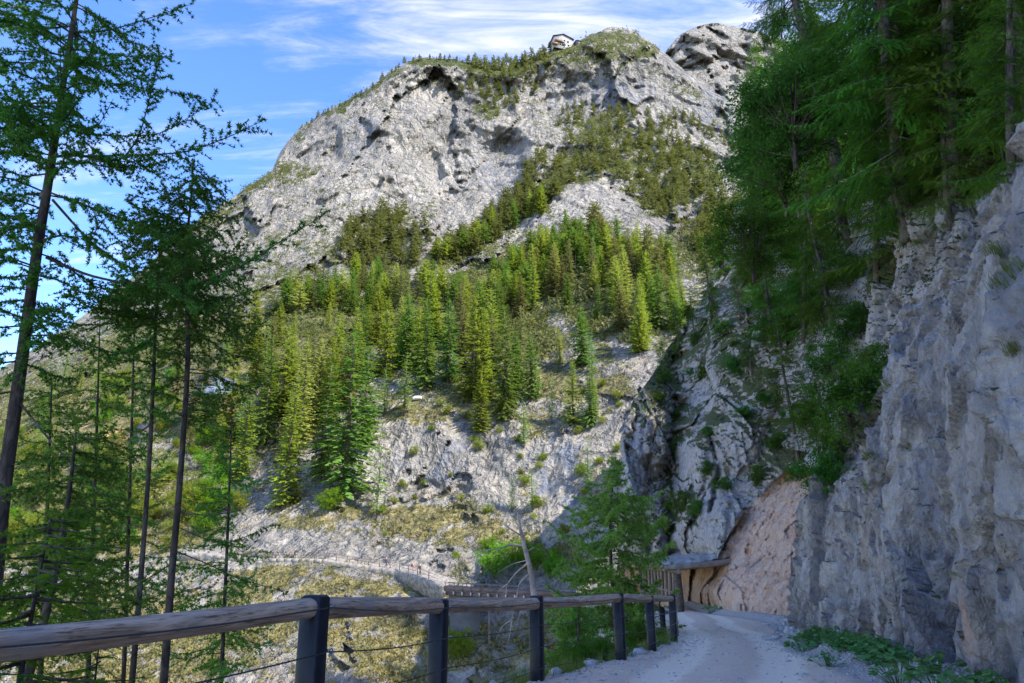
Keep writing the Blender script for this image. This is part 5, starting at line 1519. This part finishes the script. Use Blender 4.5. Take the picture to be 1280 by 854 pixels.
t.limb([at(222, 690, 9), at(260, 705, 8.9), at(300, 725, 8.8), at(360, 740, 8.7)], .014, .12, .25, bare=.4)
t.limb([at(222, 700, 9), at(190, 720, 9), at(150, 745, 9), at(120, 770, 9)], .014, .12, .25, bare=.4)
t.random_limbs(22, .50, .70, 1.2, 1.2, .014, twig_gap=.08, twig_len=.36, bare=.2)
t.random_limbs(58, .66, .99, 1.45, .4, .016, twig_gap=.055, twig_len=.46, hang=.8)
t.build('larch_tree', 'slender dark larch, the thicker of the twin trunks behind the log rail')
for q, (x0, y1, y0, Y_, R_, lab) in enumerate([(120, 400, 900, 10.5, 1.1, 'young larch standing left of the twin trunks behind the rail'), (285, 520, 930, 11.5, .9, 'low young larch on the gorge side of the twin trunks'), (60, 470, 900, 9.4, 1.0, 'young feathery larch between the big leaning larch and the twin trunks'), (165, 330, 900, 12.0, 1.2, 'green larch directly behind the twin trunks')]):
    t = Larch(60 + q, .055)
    lo = at(x0 - 15, y0, Y_)
    t.trunk([(lo[0] - .05, Y_, -9)] + pxs([(x0 - 12, y0), (x0 - 6, (y0 * 2 + y1) / 3), (x0, (y0 + 2 * y1) / 3), (x0 + 5, y1)], Y_), [.045, .036, .03, .022, .007], 24)
    t.random_limbs(52, .40, .98, R_ * 1.25, .35, .012, twig_gap=.08, twig_len=.42)
    t.build('larch_tree', lab, mat=M_LARCH_LIGHT)
t = Larch(8, .05)
lo = at(20, 900, 6.6)
t.trunk([(lo[0] - .2, 6.6, -6)] + pxs([(22, 900), (34, 845), (60, 760), (75, 690), (88, 610), (95, 540)], 6.6), [.07, .05, .04, .03, .022, .01], 20)
t.random_limbs(34, .5, .98, 1.0, .5, .011, twig_gap=.06, twig_len=.36)
t.build('larch_tree', 'short crooked larch at the foot of the big leaning larch')

# larch on the bank beyond the fence, fresh green
t = Larch(11, .14)
b0 = at(772, 850, 25.0); zb = drop_z(b0[0], 25.0, BV_BANK) or -3
t.trunk([(b0[0], 25.0, zb - .4)] + pxs([(768, 770), (764, 710), (762, 650), (766, 605), (770, 570)], 25.0), [.09, .075, .06, .045, .028, .010], 24)
t.random_limbs(84, .08, .74, 2.1, 1.8, .018, twig_gap=.12, twig_len=.8)
t.random_limbs(26, .68, .99, 1.2, .35, .018, twig_gap=.16, twig_len=.55)
t.build('larch_tree', 'fresh green larch standing on the bank between the road fence and the footbridge', mat=M_LARCH_LIGHT)
t = Larch(14, .11)
b0 = at(725, 860, 19.0); zb = drop_z(b0[0], 19.0, BV_BANK) or -6
t.trunk([(b0[0], 19.0, zb - .4)] + pxs([(725, 830), (722, 790), (724, 750)], 19.0), [.08, .06, .04, .012], 16)
t.random_limbs(46, .2, .99, 1.35, .45, .014, twig_gap=.10, twig_len=.5)
t.build('larch_tree', 'low bushy larch pressed against the outside of the road fence', mat=M_LARCH_LIGHT)

# dead tree
t = Larch(17)
b0 = at(660, 850, 21.0); zb = drop_z(b0[0], 21.0, BV_BANK) or -9
t.trunk([(b0[0] + .2, 21.0, zb - .4)] + pxs([(672, 800), (669, 755), (664, 715), (656, 685), (650, 660), (647, 640)], 21.0), [.13, .105, .095, .08, .066, .046, .014], 24)
for l, r0 in [([(655, 682), (640, 680), (625, 686), (600, 688)], .045), ([(652, 670), (636, 660), (625, 652), (615, 655)], .03), ([(625, 685), (620, 692), (616, 700)], .02), ([(660, 704), (645, 716), (634, 730), (632, 750)], .045), ([(661, 718), (650, 728), (646, 745), (640, 775), (634, 812)], .045), ([(634, 730), (624, 738), (615, 752)], .025), ([(646, 745), (655, 760), (662, 775)], .02), ([(669, 742), (660, 748), (650, 765), (644, 790)], .03), ([(658, 690), (668, 684), (676, 688)], .02), ([(640, 775), (628, 782), (620, 800)], .02), ([(660, 700), (640, 705), (622, 716)], .02)]:
    t.limb([at(x, y, 21.0 + rng.uniform(-.3, .3) * (i > 0)) for i, (x, y) in enumerate(l)], r0, .3, .35, False)
t.build('dead_tree', 'bleached dead tree with bare curved branches behind the log rail', bark=M_DEADWOOD)

# ------------------------------------------------------------------ spruces and leafy trees above the rock wall
NE_V, NE_F = [], []
for k in range(16):
    f = .05 + .9 * k / 15; sg = 1 if k % 2 else -1
    a = sg * g_t.uniform(.5, 1.1); l = .30 * (1 - .35 * f)
    d = np.array((math.cos(a), math.sin(a), g_t.uniform(-.3, .35))) * l
    p = np.array((f, 0, -.06 * f * f))
    NE_V += [tuple(p + (-.045, 0, .012)), tuple(p + (.045, 0, -.012)), tuple(p + d)]; NE_F.append((3 * k, 3 * k + 1, 3 * k + 2))
NE_V += [(0, .02, 0), (0, -.02, 0), (1.12, 0, -.07)]; NE_F.append((48, 49, 50))
NE_V = np.array(NE_V); NE_F = np.array(NE_F)
def near_spruce(seed, h, R, z0, nbr, tw=.20, droop=.35, gap=.10, up=.0):
    """boughs carrying flat fans of needled twigs; returns wood and needle meshes"""
    r = np.random.default_rng(seed); wood = MB(); O, D, SC, RO = [], [], [], []
    wood.tube([(0, 0, -.8), (.04, 0, h * .3), (-.03, .03, h * .65), (0, 0, h)], [.014 * h, .0115 * h, .007 * h, .004], 9)
    for b in range(nbr):
        f = z0 + (1 - z0) * ((b + r.random()) / nbr) ** .9
        L = R * (1 - f) ** .75 * r.uniform(.6, 1.15) + .15
        az = r.uniform(0, 6.283); hd = np.array((math.cos(az), math.sin(az), 0)); sd = np.array((-hd[1], hd[0], 0))
        P = np.array([hd * L * t + sd * L * .12 * math.sin(t * 3 + b) + np.array((0, 0, h * f - droop * L * t * (1.3 - .55 * t) + up * L * t)) for t in np.linspace(0, 1, 7)])
        wood.tube(P, np.linspace(.010 * L + .008, .003, 7), 4)
        n = int(L / gap)
        for k in range(n):
            t = .12 + .88 * (k + r.random()) / n
            i = t * 5.999; a = int(i); p = P[a] * (1 - (i - a)) + P[a + 1] * (i - a); tg = P[a + 1] - P[a]; tg = tg / np.linalg.norm(tg)
            for sg in (-1, 1):
                m = 1 + int((1 - t) * L * .5 / tw * 1.1)
                dd = tg * r.uniform(.5, .9) + sd * sg * r.uniform(.5, 1.0) + np.array((0, 0, r.uniform(-.45, .05)))
                dd /= np.linalg.norm(dd); q = p
                for j in range(m):
                    O.append(q); D.append(dd + r.normal(size=3) * .12); SC.append(tw * r.uniform(.8, 1.25)); RO.append(r.uniform(-.5, .5))
                    q = q + dd * tw * .85; dd = dd + np.array((0, 0, -.16)) + r.normal(size=3) * .08; dd /= np.linalg.norm(dd)
        O.append(P[-1]); D.append(tg + r.normal(size=3) * .1); SC.append(tw * 1.1); RO.append(0)
    T = basis(np.array(D), np.array(RO)) * np.array(SC)[:, None, None]
    return wood.mesh('spruce_wood', True), MB().bake(NE_V, NE_F, T, np.array(O)).mesh('spruce_needles')
LF_V = np.array([(0, 0, 0), (.5, .30, .05), (1, 0, -.08), (.5, -.30, .05)]); LF_F = np.array([(0, 1, 2), (0, 2, 3)])
def leafy(seed, R, H, leaves, leaf, clumps=26, stem=.04):
    """shrub or small broadleaf tree: stems and leaves gathered in clumps through the volume"""
    r = np.random.default_rng(seed); wood = MB(); O = []; D = []
    top = np.array((r.normal() * .12 * R, r.normal() * .12 * R, H * .8))
    axis = smooth_path([(0, 0, -.3), (r.normal() * .06 * R, r.normal() * .06 * R, H * .35), top], 9)
    wood.tube(axis, np.linspace(stem, stem * .25, 9), 6)
    for c in range(clumps):
        v = r.normal(size=3); v /= np.linalg.norm(v); v *= r.uniform(.25, 1.0)
        ctr = np.array((v[0] * R, v[1] * R, H * .55 + v[2] * H * .45))
        st_ = axis[int(np.clip((ctr[2] / H * .75) * 8, 0, 7))]
        wood.tube(smooth_path([st_, st_ * .45 + ctr * .55 + np.array((0, 0, -.06 * R)), ctr], 6), np.linspace(stem * .32, stem * .08, 6), 4)
        n = leaves // clumps; cr = R * r.uniform(.22, .42)
        # leaves along sprigs inside the clump
        sp = max(4, n // 14)
        for s_ in range(sp):
            d = r.normal(size=3); d[2] = d[2] * .6; d /= np.linalg.norm(d)
            for k in range(14):
                t = (k + 1) / 14
                O.append(ctr + d * cr * t * r.uniform(.9, 1.1) + np.array((0, 0, -.25 * cr * t * t)) + r.normal(size=3) * leaf * .5); e = d * .5 + r.normal(size=3) * .8; e[2] -= .25; D.append(e)
    D = np.array(D); T = basis(D, r.normal(size=len(D)) * .7) * (leaf * r.uniform(.7, 1.25, len(D)))[:, None, None]
    return wood.mesh('shrub_wood', True), MB().bake(LF_V, LF_F, T, np.array(O)).mesh('shrub_leaves')
NSP = [near_spruce(21, 16, 3.4, .10, 120, .24, .45), near_spruce(22, 14, 3.0, .06, 115, .23, .55), near_spruce(23, 11, 2.7, .04, 110, .22, .35), near_spruce(24, 9, 2.4, .30, 60, .24, .10, up=.12)]
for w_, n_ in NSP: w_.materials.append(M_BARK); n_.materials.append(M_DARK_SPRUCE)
LEAFY = [leafy(31, 1.7, 3.0, 6400, .115, 34), leafy(32, 1.4, 2.2, 5000, .10, 30), leafy(33, 2.6, 5.0, 13000, .13, 60, .09)]
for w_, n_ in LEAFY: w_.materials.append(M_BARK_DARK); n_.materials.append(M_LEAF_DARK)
def place(protos, name, label, p, rot, sc, group=None, mat=None, cat='tree'):
    w_, n_ = protos
    o = thing(name, label, cat, p, rot, group)
    o.scale = (sc,) * 3 if isinstance(sc, (int, float)) else sc
    obj('trunk', w_, None, o)
    if mat is not None:
        n_ = n_.copy(); n_.materials.clear(); n_.materials.append(mat)
    obj('crown', n_, None, o)
    return o
def rooted(px, py, Y):
    h_ = hit(px, py, BV_NEAR, BV_HILL, BV_FAR)
    return np.array(h_[0]) + np.array((0, 0, -.2)) if h_ else at(px, py, Y)
def base_at(px, py, fallbackY, *b):
    h_ = hit(px, py, *b)
    return np.array(h_[0]) if h_ else at(px, py, fallbackY)
GR = 'dark spruces above the rock wall'
LR = 'dark green spruce rooted on the hillside above the near rock wall'
# two leaning trunks that show between the boughs
p = rooted(1130, 262, 17.5)
place(NSP[0], 'spruce_tree', 'dark spruce with a bare leaning trunk on the lip of the rock wall', p, (.06, -.20, 1.0), 1.0)
p = rooted(1188, 205, 14.2)
place(NSP[1], 'spruce_tree', 'dark spruce with a grey trunk set back from the leaning one', p, (.05, -.13, 2.2), 1.0)
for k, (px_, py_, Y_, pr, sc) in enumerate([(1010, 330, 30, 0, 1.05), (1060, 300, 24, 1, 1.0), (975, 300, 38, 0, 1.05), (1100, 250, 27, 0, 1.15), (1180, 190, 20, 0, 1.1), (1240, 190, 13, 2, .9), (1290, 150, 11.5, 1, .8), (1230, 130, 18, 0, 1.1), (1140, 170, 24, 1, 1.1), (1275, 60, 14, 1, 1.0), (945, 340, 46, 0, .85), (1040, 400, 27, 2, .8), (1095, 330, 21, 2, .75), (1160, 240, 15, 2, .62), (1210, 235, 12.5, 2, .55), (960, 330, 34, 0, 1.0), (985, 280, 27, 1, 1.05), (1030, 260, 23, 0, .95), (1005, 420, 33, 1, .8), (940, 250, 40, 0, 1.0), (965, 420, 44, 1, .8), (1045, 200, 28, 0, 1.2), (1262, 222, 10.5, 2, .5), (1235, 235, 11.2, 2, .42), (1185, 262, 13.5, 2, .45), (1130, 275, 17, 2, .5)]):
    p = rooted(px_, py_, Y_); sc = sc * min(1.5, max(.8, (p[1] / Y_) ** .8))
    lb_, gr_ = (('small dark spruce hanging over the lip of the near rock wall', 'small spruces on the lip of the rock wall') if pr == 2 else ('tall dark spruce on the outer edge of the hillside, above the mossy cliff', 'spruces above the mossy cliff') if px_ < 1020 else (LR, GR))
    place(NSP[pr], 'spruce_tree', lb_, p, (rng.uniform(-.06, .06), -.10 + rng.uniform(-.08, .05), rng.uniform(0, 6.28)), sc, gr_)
# leafy shrubs and small trees on the slope between the two rock walls
LS = 'leafy green shrub on the slope between the near rock wall and the mossy cliff'
for k, (px_, py_, Y_, pr, sc) in enumerate([(1040, 470, 30, 0, 1.0), (1062, 520, 26, 1, .9), (1020, 540, 31, 0, .9), (1000, 600, 38, 1, .8), (1030, 600, 27, 1, .6), (985, 430, 40, 0, 1.1), (1060, 430, 26, 0, 1.0), (1010, 390, 36, 0, 1.2), (960, 390, 46, 0, 1.1), (940, 360, 48, 2, .8), (1000, 340, 34, 2, .8), (1080, 400, 23, 1, .9), (1085, 460, 22.5, 1, .55), (1045, 560, 27, 1, .7), (970, 560, 44, 1, .8), (905, 420, 57, 1, 1.0), (880, 470, 60, 1, .8), (860, 400, 70, 1, .9), (1070, 350, 25, 0, 1.0)]):
    p = rooted(px_, py_, Y_)
    place(LEAFY[pr], 'shrub', LS, p - np.array((0, 0, .3)), (0, 0, rng.uniform(0, 6.28)), sc, 'shrubs between the rock walls', M_LEAF if k % 3 else None, 'shrub')
p = at(955, 190, 25.0)
place(LEAFY[2], 'beech_tree', 'dark broadleaf crown reaching out over the gorge in front of the mountain', p - np.array((-.6, 0, 2.6)), (0, -.25, 1.0), .95)
p = at(985, 130, 22.0)
place(LEAFY[2], 'beech_tree', 'dark broadleaf crown among the spruces above the reaching one', p - np.array((0, 0, 2.4)), (0, -.1, 3.0), 1.0)
p = at(925, 290, 36.0)
place(LEAFY[2], 'beech_tree', 'broadleaf crown with green leaves below the reaching dark crown', p - np.array((-.5, 0, 2.8)), (0, -.2, 4.0), 1.1, None, M_LEAF)
# pine on the mossy cliff, thin larches at its rim
p = rooted(1000, 588, 43.0)
place(NSP[3], 'pine_tree', 'pine with a bare lower trunk growing from the foot of the mossy cliff', p, (.0, -.06, .5), (1.15, 1.15, 1.15))
for k, (px_, py_, Y_, sc) in enumerate([(890, 400, 62, .75), (868, 425, 66, .7), (905, 345, 64, .8), (925, 400, 55, .6), (850, 440, 70, .6), (940, 470, 52, .5), (830, 470, 70, .42)]):
    p = rooted(px_, py_, Y_)
    place(NSP[3 if k % 2 else 2], 'spruce_tree', 'small spruce on the rim of the mossy cliff', p, (0, rng.uniform(-.1, .05), rng.uniform(0, 6.28)), sc, 'small spruces on the cliff rim')
# pale flowering bush tops
for px_, py_, Y_ in [(1010, 330, 27), (985, 365, 30), (1045, 345, 25)]:
    p = rooted(px_, py_, Y_)
    o = thing('flowering_shrub', 'whitebeam shrub with pale blossom under the spruces above the rock', 'shrub', p - np.array((0, 0, .5)), (0, 0, rng.uniform(0, 6)), 'pale blossoming shrubs')
    w_, n_ = LEAFY[1]
    obj('trunk', w_, None, o, None, None, .45)
    c_ = n_.copy(); c_.materials.clear(); c_.materials.append(M_LEAF); obj('crown', c_, None, o, None, None, .45)
    r = np.random.default_rng(int(px_)); m = 90
    O = r.normal(size=(m, 3)) * np.array((.35, .35, .3)) + np.array((0, 0, .55)); D = r.normal(size=(m, 3)); D[:, 2] = abs(D[:, 2])
    obj('blossom', MB().bake(LF_V, LF_F, basis(D, 0.) * .10, O).mesh('blossom'), M_BLOSSOM, o)
# young fir with bright tips at the left behind the rail
yf = near_spruce(41, 2.6, 1.0, .12, 54, .15, .10, .09)
yf[0].materials.append(M_BARK_DARK); yf[1].materials.append(M_MAPLE)
p = at(62, 655, 5.0)
place(yf, 'fir_tree', 'young fir with bright green tips behind the log rail', p - np.array((0, 0, 2.55)), (0, 0, 0), 1.0)
p = at(-40, 690, 4.6)
place(yf, 'fir_tree', 'young fir half hidden behind the one with bright tips', p - np.array((0, 0, 2.55)), (0, 0, 2), .95)
p = at(130, 760, 6.4)
place(yf, 'fir_tree', 'low young fir between the bright tipped fir and the twin larches', p - np.array((0, 0, 2.5)), (0, 0, 4), .9)

# ------------------------------------------------------------------ shrubs on the sunny far side
for k, (px_, py_, sc, lab) in enumerate([(617, 722, 2.4, 'bright green bush beside the footbridge end'), (612, 690, 1.7, 'small bright bush above the one at the bridge end'), (660, 715, 2.2, 'green bush on the slope behind the dead tree'), (690, 720, 2.2, 'green bush on the shaded slope right behind the footbridge'), (265, 640, 3.0, 'bright lime green bush below the spruce forest'), (575, 820, 2.0, 'bush at the foot of the bridge pier'), (410, 640, 2.0, 'bush at the lower edge of the forest under the tallest spruces')]):
    p = mt(px_, py_)
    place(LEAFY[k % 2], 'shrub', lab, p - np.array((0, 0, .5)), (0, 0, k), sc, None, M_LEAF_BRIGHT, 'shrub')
for k, (px_, py_) in enumerate(scatter([(-40, 560), (40, 500), (140, 470), (240, 470), (300, 640), (230, 690), (60, 700), (-40, 700)], 70, 14, 77)):
    p = mt(px_, py_)
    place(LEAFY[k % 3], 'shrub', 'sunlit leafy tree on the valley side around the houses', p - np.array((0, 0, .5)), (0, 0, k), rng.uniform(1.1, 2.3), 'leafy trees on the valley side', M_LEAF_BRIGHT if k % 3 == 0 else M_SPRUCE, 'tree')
for k, (px_, py_) in enumerate(scatter([(460, 530), (520, 500), (640, 530), (760, 470), (800, 520), (760, 640), (700, 700), (560, 700), (420, 650)], 44, 18, 78)):
    p = mt(px_, py_)
    place(LEAFY[k % 2], 'shrub', 'low bush scattered on the rock bands across the gorge', p - np.array((0, 0, .4)), (0, 0, k), rng.uniform(.5, 1.1), 'bushes on the rock bands', M_SPRUCE, 'shrub')

# ------------------------------------------------------------------ small plants, stones and gravel
def butterbur(seed, n=26, R=.36):
    r = np.random.default_rng(seed); st = MB(); lv = MB()
    for k in range(n):
        a = r.uniform(0, 6.28); d = R * math.sqrt(r.random()); h = r.uniform(.10, .34) * (1 - .4 * d / R)
        tip = np.array((math.cos(a) * d, math.sin(a) * d, h))
        st.tube(smooth_path([(tip[0] * .3, tip[1] * .3, -.03), tip * (.7, .7, .7), tip], 5), .005, 4)
        s_ = r.uniform(.035, .085); m = 9
        an = np.linspace(.35, 2 * math.pi - .35, m)
        rim = np.stack((np.cos(an) * 1.0, np.sin(an) * .95, .12 * np.cos(2 * an) - .10 + .05 * r.normal(size=m)), -1) * s_
        V = np.concatenate(([(0, 0, 0)], rim))
        F = [(0, i + 1, i + 2) for i in range(m - 1)]
        nrm = np.array((r.normal() * .4 + tip[0], r.normal() * .4 + tip[1], 1.2)); 
        d0 = np.cross(nrm, (r.normal(), r.normal(), .2)); T = basis(d0[None], 0., nrm)[0]
        lv.add(V @ T + tip, F)
    return st.mesh('butterbur_stem', True), lv.mesh('butterbur_leaf', True)
BB = [butterbur(k) for k in range(5)]
for a_, b_ in BB: a_.materials.append(M_PLANT); b_.materials.append(M_PLANT)
r_ = random.Random(9)
spots = []
for k in range(30): spots.append((r_.uniform(5.6, 6.6), r_.uniform(11.5, 17.0)))
for k in range(12): spots.append((r_.uniform(4.9, 5.8), r_.uniform(7.6, 11.2)))
for x, y in spots:
    x = float(rx(y)) - abs(r_.gauss(.12, .25)) - (.1 if y < 11 else .15)
    z = drop_z(x, y, BV_ROAD, z=4.0)
    if z is None: continue
    a_, b_ = BB[r_.randrange(5)]
    o = thing('leafy_plant', 'low round-leaved green plant at the foot of the near rock wall', 'plant', (x, y, z), (0, 0, r_.uniform(0, 6.28)), 'leafy plants at the rock foot')
    sc = r_.uniform(.55, 1.05); o.scale = (sc, sc, sc)
    obj('stem', a_, None, o); obj('foliage', b_, None, o)
o = thing('leafy_plant', 'small green plant alone at the foot of the pink slab', 'plant', (11.3, 42.0, drop_z(11.3, 42.0, BV_ROAD, z=4.0) or -1.9)); o.scale = (1.6,) * 3
obj('stem', BB[0][0], None, o); obj('foliage', BB[0][1], None, o)

BL_V = np.array([(-.03, 0, 0), (.03, 0, 0), (.018, .16, .55), (-.018, .16, .55), (0, .42, .92)]); BL_F = np.array([(0, 1, 2), (0, 2, 3), (3, 2, 4)])
def grass_tuft(seed, n=26, h=.22, spread=.09):
    r = np.random.default_rng(seed); a = r.uniform(0, 6.28, n); d = spread * np.sqrt(r.random(n))
    T = np.zeros((n, 3, 3)); s_ = h * r.uniform(.5, 1.2, n); b = a + r.normal(size=n) * .8
    T[:, 0] = np.stack((np.cos(b), np.sin(b), 0 * b), -1) * s_[:, None] * .7; T[:, 1] = np.stack((-np.sin(b), np.cos(b), 0 * b), -1) * s_[:, None] * r.uniform(.3, 1.2, n)[:, None]; T[:, 2] = np.array((0, 0, 1)) * s_[:, None]
    return T, np.stack((np.cos(a) * d, np.sin(a) * d, 0 * a), -1)
mb = MB(); r2 = np.random.default_rng(8)
for k in range(520):
    y = r2.uniform(3, 31); x = float(lx(y)) + r2.normal() * .16 + .06
    z = drop_z(x, y, BV_ROAD, BV_BANK, z=4.0)
    if z is None or r2.random() > .35 + .65 * float(smooth(-.1, .25, pnoise(np.array([[x / 1.1, y / 1.1, 0]]))[0])) * (1 if y > 8 else .5): continue
    T, O = grass_tuft(k, 20, r2.uniform(.10, .30)); mb.bake(BL_V, BL_F, T, O + np.array((x, y, z - .01)))
for k in range(90):
    y = r2.uniform(6.5, 34); x = float(rx(y)) - abs(r2.normal()) * .25
    z = drop_z(x, y, BV_ROAD, z=4.0)
    if z is not None:
        T, O = grass_tuft(k + 900, 16, r2.uniform(.06, .16)); mb.bake(BL_V, BL_F, T, O + np.array((x, y, z - .01)))
tag(obj('verge_grass', mb.mesh('verge_grass'), M_GRASS), 'green grass growing along both edges of the gravel road', 'grass', None, 'stuff')

# tufts hanging on the rock
spots = [(1245, 318, .9), (1262, 335, .8), (1205, 300, 1.2), (1108, 485, 1.2), (1100, 478, 1.0), (1085, 605, .8), (1090, 572, .9), (1072, 662, .6), (1130, 560, .6), (1150, 300, 1.4), (1118, 300, 1.2), (1190, 715, .4), (1100, 380, 1.2), (1275, 437, .9), (1262, 352, 1.0), (1142, 640, .4), (1225, 250, 1.0), (1255, 232, .9), (1180, 285, 1.0), (1095, 510, .8), (1065, 575, .7), (1040, 560, .9)]
for k, (px_, py_, sc) in enumerate(spots):
    h_ = hit(px_, py_, BV_NEAR)
    if not h_: continue
    o = thing('rock_grass', 'green grass tuft rooted in a crack of the near rock wall', 'plant', np.array(h_[0]) + np.array((.02, 0, -.02)), (0, -.5, r_.uniform(-.6, .6)), 'grass tufts on the rock wall')
    mb = MB()
    for q in range(5):
        T, O = grass_tuft(k * 9 + q, 22, .20 * sc, .07); mb.bake(BL_V, BL_F, T, O + np.array((r_.uniform(-.1, .1), r_.uniform(-.16, .16), r_.uniform(-.06, .06))) * sc)
    obj('blades', mb.mesh('grass_blades'), M_GRASS, o)
spots = [(852, 640), (835, 632), (870, 650), (845, 560), (850, 520), (890, 540), (885, 590), (930, 520), (915, 470), (820, 500), (830, 480), (960, 500), (950, 600), (905, 610), (862, 470), (980, 520), (872, 430), (920, 430)]
for k, (px_, py_) in enumerate(spots):
    h_ = hit(px_, py_, BV_FAR)
    if not h_: continue
    place(LEAFY[k % 2], 'shrub', 'small dark shrub clinging to a ledge of the mossy cliff', np.array(h_[0]) - np.array((0, 0, .4)), (.2, -.3, k), r_.uniform(.35, .75), 'shrubs on the mossy cliff', M_LEAF if k % 2 else None, 'shrub')
# shrubs on the bank by the fence
for k, (x, y, sc) in enumerate([(1.0, 13.6, .35), (1.6, 14.6, .38), (2.1, 16.8, .42), (2.9, 18.8, .4), (3.6, 20.8, .35), (3.7, 23.5, .4), (3.8, 27, .5), (.2, 12.2, .35), (.6, 15.5, .6), (1.6, 18.5, .7)]):
    z = drop_z(x, y, BV_BANK, BV_ROAD, z=4.0)
    if z is None: continue
    place(LEAFY[k % 2], 'shrub', 'low green shrub on the bank just outside the road fence', (x, y, z - .15), (0, 0, k), sc, 'shrubs outside the road fence', M_LEAF, 'shrub')

# stones
def stone(seed):
    r = np.random.default_rng(seed)
    ph = (1 + 5 ** .5) / 2
    V = np.array([(-1, ph, 0), (1, ph, 0), (-1, -ph, 0), (1, -ph, 0), (0, -1, ph), (0, 1, ph), (0, -1, -ph), (0, 1, -ph), (ph, 0, -1), (ph, 0, 1), (-ph, 0, -1), (-ph, 0, 1)]) / 1.9
    V = V * (1 + .28 * r.normal(size=(12, 1))) * np.array((1, .8, .6))
    F = np.array([(0, 11, 5), (0, 5, 1), (0, 1, 7), (0, 7, 10), (0, 10, 11), (1, 5, 9), (5, 11, 4), (11, 10, 2), (10, 7, 6), (7, 1, 8), (3, 9, 4), (3, 4, 2), (3, 2, 6), (3, 6, 8), (3, 8, 9), (4, 9, 5), (2, 4, 11), (6, 2, 10), (8, 6, 7), (9, 8, 1)])
    return V, F
M_STONE = plain('pale_limestone_stone', (.42, .395, .37), .9, 0, .3, 9)
ST = [stone(k) for k in range(6)]
def subdiv_stone(k):
    V, F = ST[k]; me = MB().add(V, F).mesh('stone'); me.materials.append(M_STONE); return me
STM = [subdiv_stone(k) for k in range(6)]
r3 = random.Random(21)
for k in range(46):
    if k < 28:
        y = r3.uniform(19.5, 30); x = float(rx(y)) - abs(r3.gauss(.15, .5)); lab, grp = 'loose grey stone in the scree between the near wall and the pink slab', 'stones in the scree'
    else:
        y = r3.uniform(8.8, 16); x = float(lx(y)) + r3.uniform(-.1, .35); lab, grp = 'pale stone on the road edge under the log rail fence', 'stones under the fence'
    z = drop_z(x, y, BV_ROAD, z=4.0)
    if z is None: continue
    s_ = r3.uniform(.05, .17)
    tag(obj('stone', STM[k % 6], None, None, (x, y, z + s_ * .15), (r3.uniform(-.4, .4), r3.uniform(-.4, .4), r3.uniform(0, 6.28)), s_), lab, 'stone', grp)
mb = MB()
g3 = np.random.default_rng(31)
for k in range(5200):
    y = 5 + 28 * g3.random() ** 1.5
    if g3.random() < .62: x = float(rx(y)) - abs(g3.normal()) * .75 + .1
    elif g3.random() < .6: x = float(lx(y)) + .25 + abs(g3.normal()) * .5
    else: x = g3.uniform(float(lx(y)) + .3, float(rx(y)))
    z = drop_z(x, y, BV_ROAD, z=4.0)
    if z is None: continue
    V, F = ST[k % 6]; s_ = g3.uniform(.008, .03) * (1.5 if g3.random() < .1 else 1)
    a = g3.uniform(0, 6.28); ca, sa = math.cos(a) * s_, math.sin(a) * s_
    mb.bake(V, F, np.array([[(ca, sa, 0), (-sa, ca, 0), (0, 0, s_)]]), np.array([(x, y, z + s_ * .15)]))
tag(obj('road_gravel', mb.mesh('road_gravel'), M_STONE), 'loose pale gravel scattered along the road edges', 'gravel', None, 'stuff')
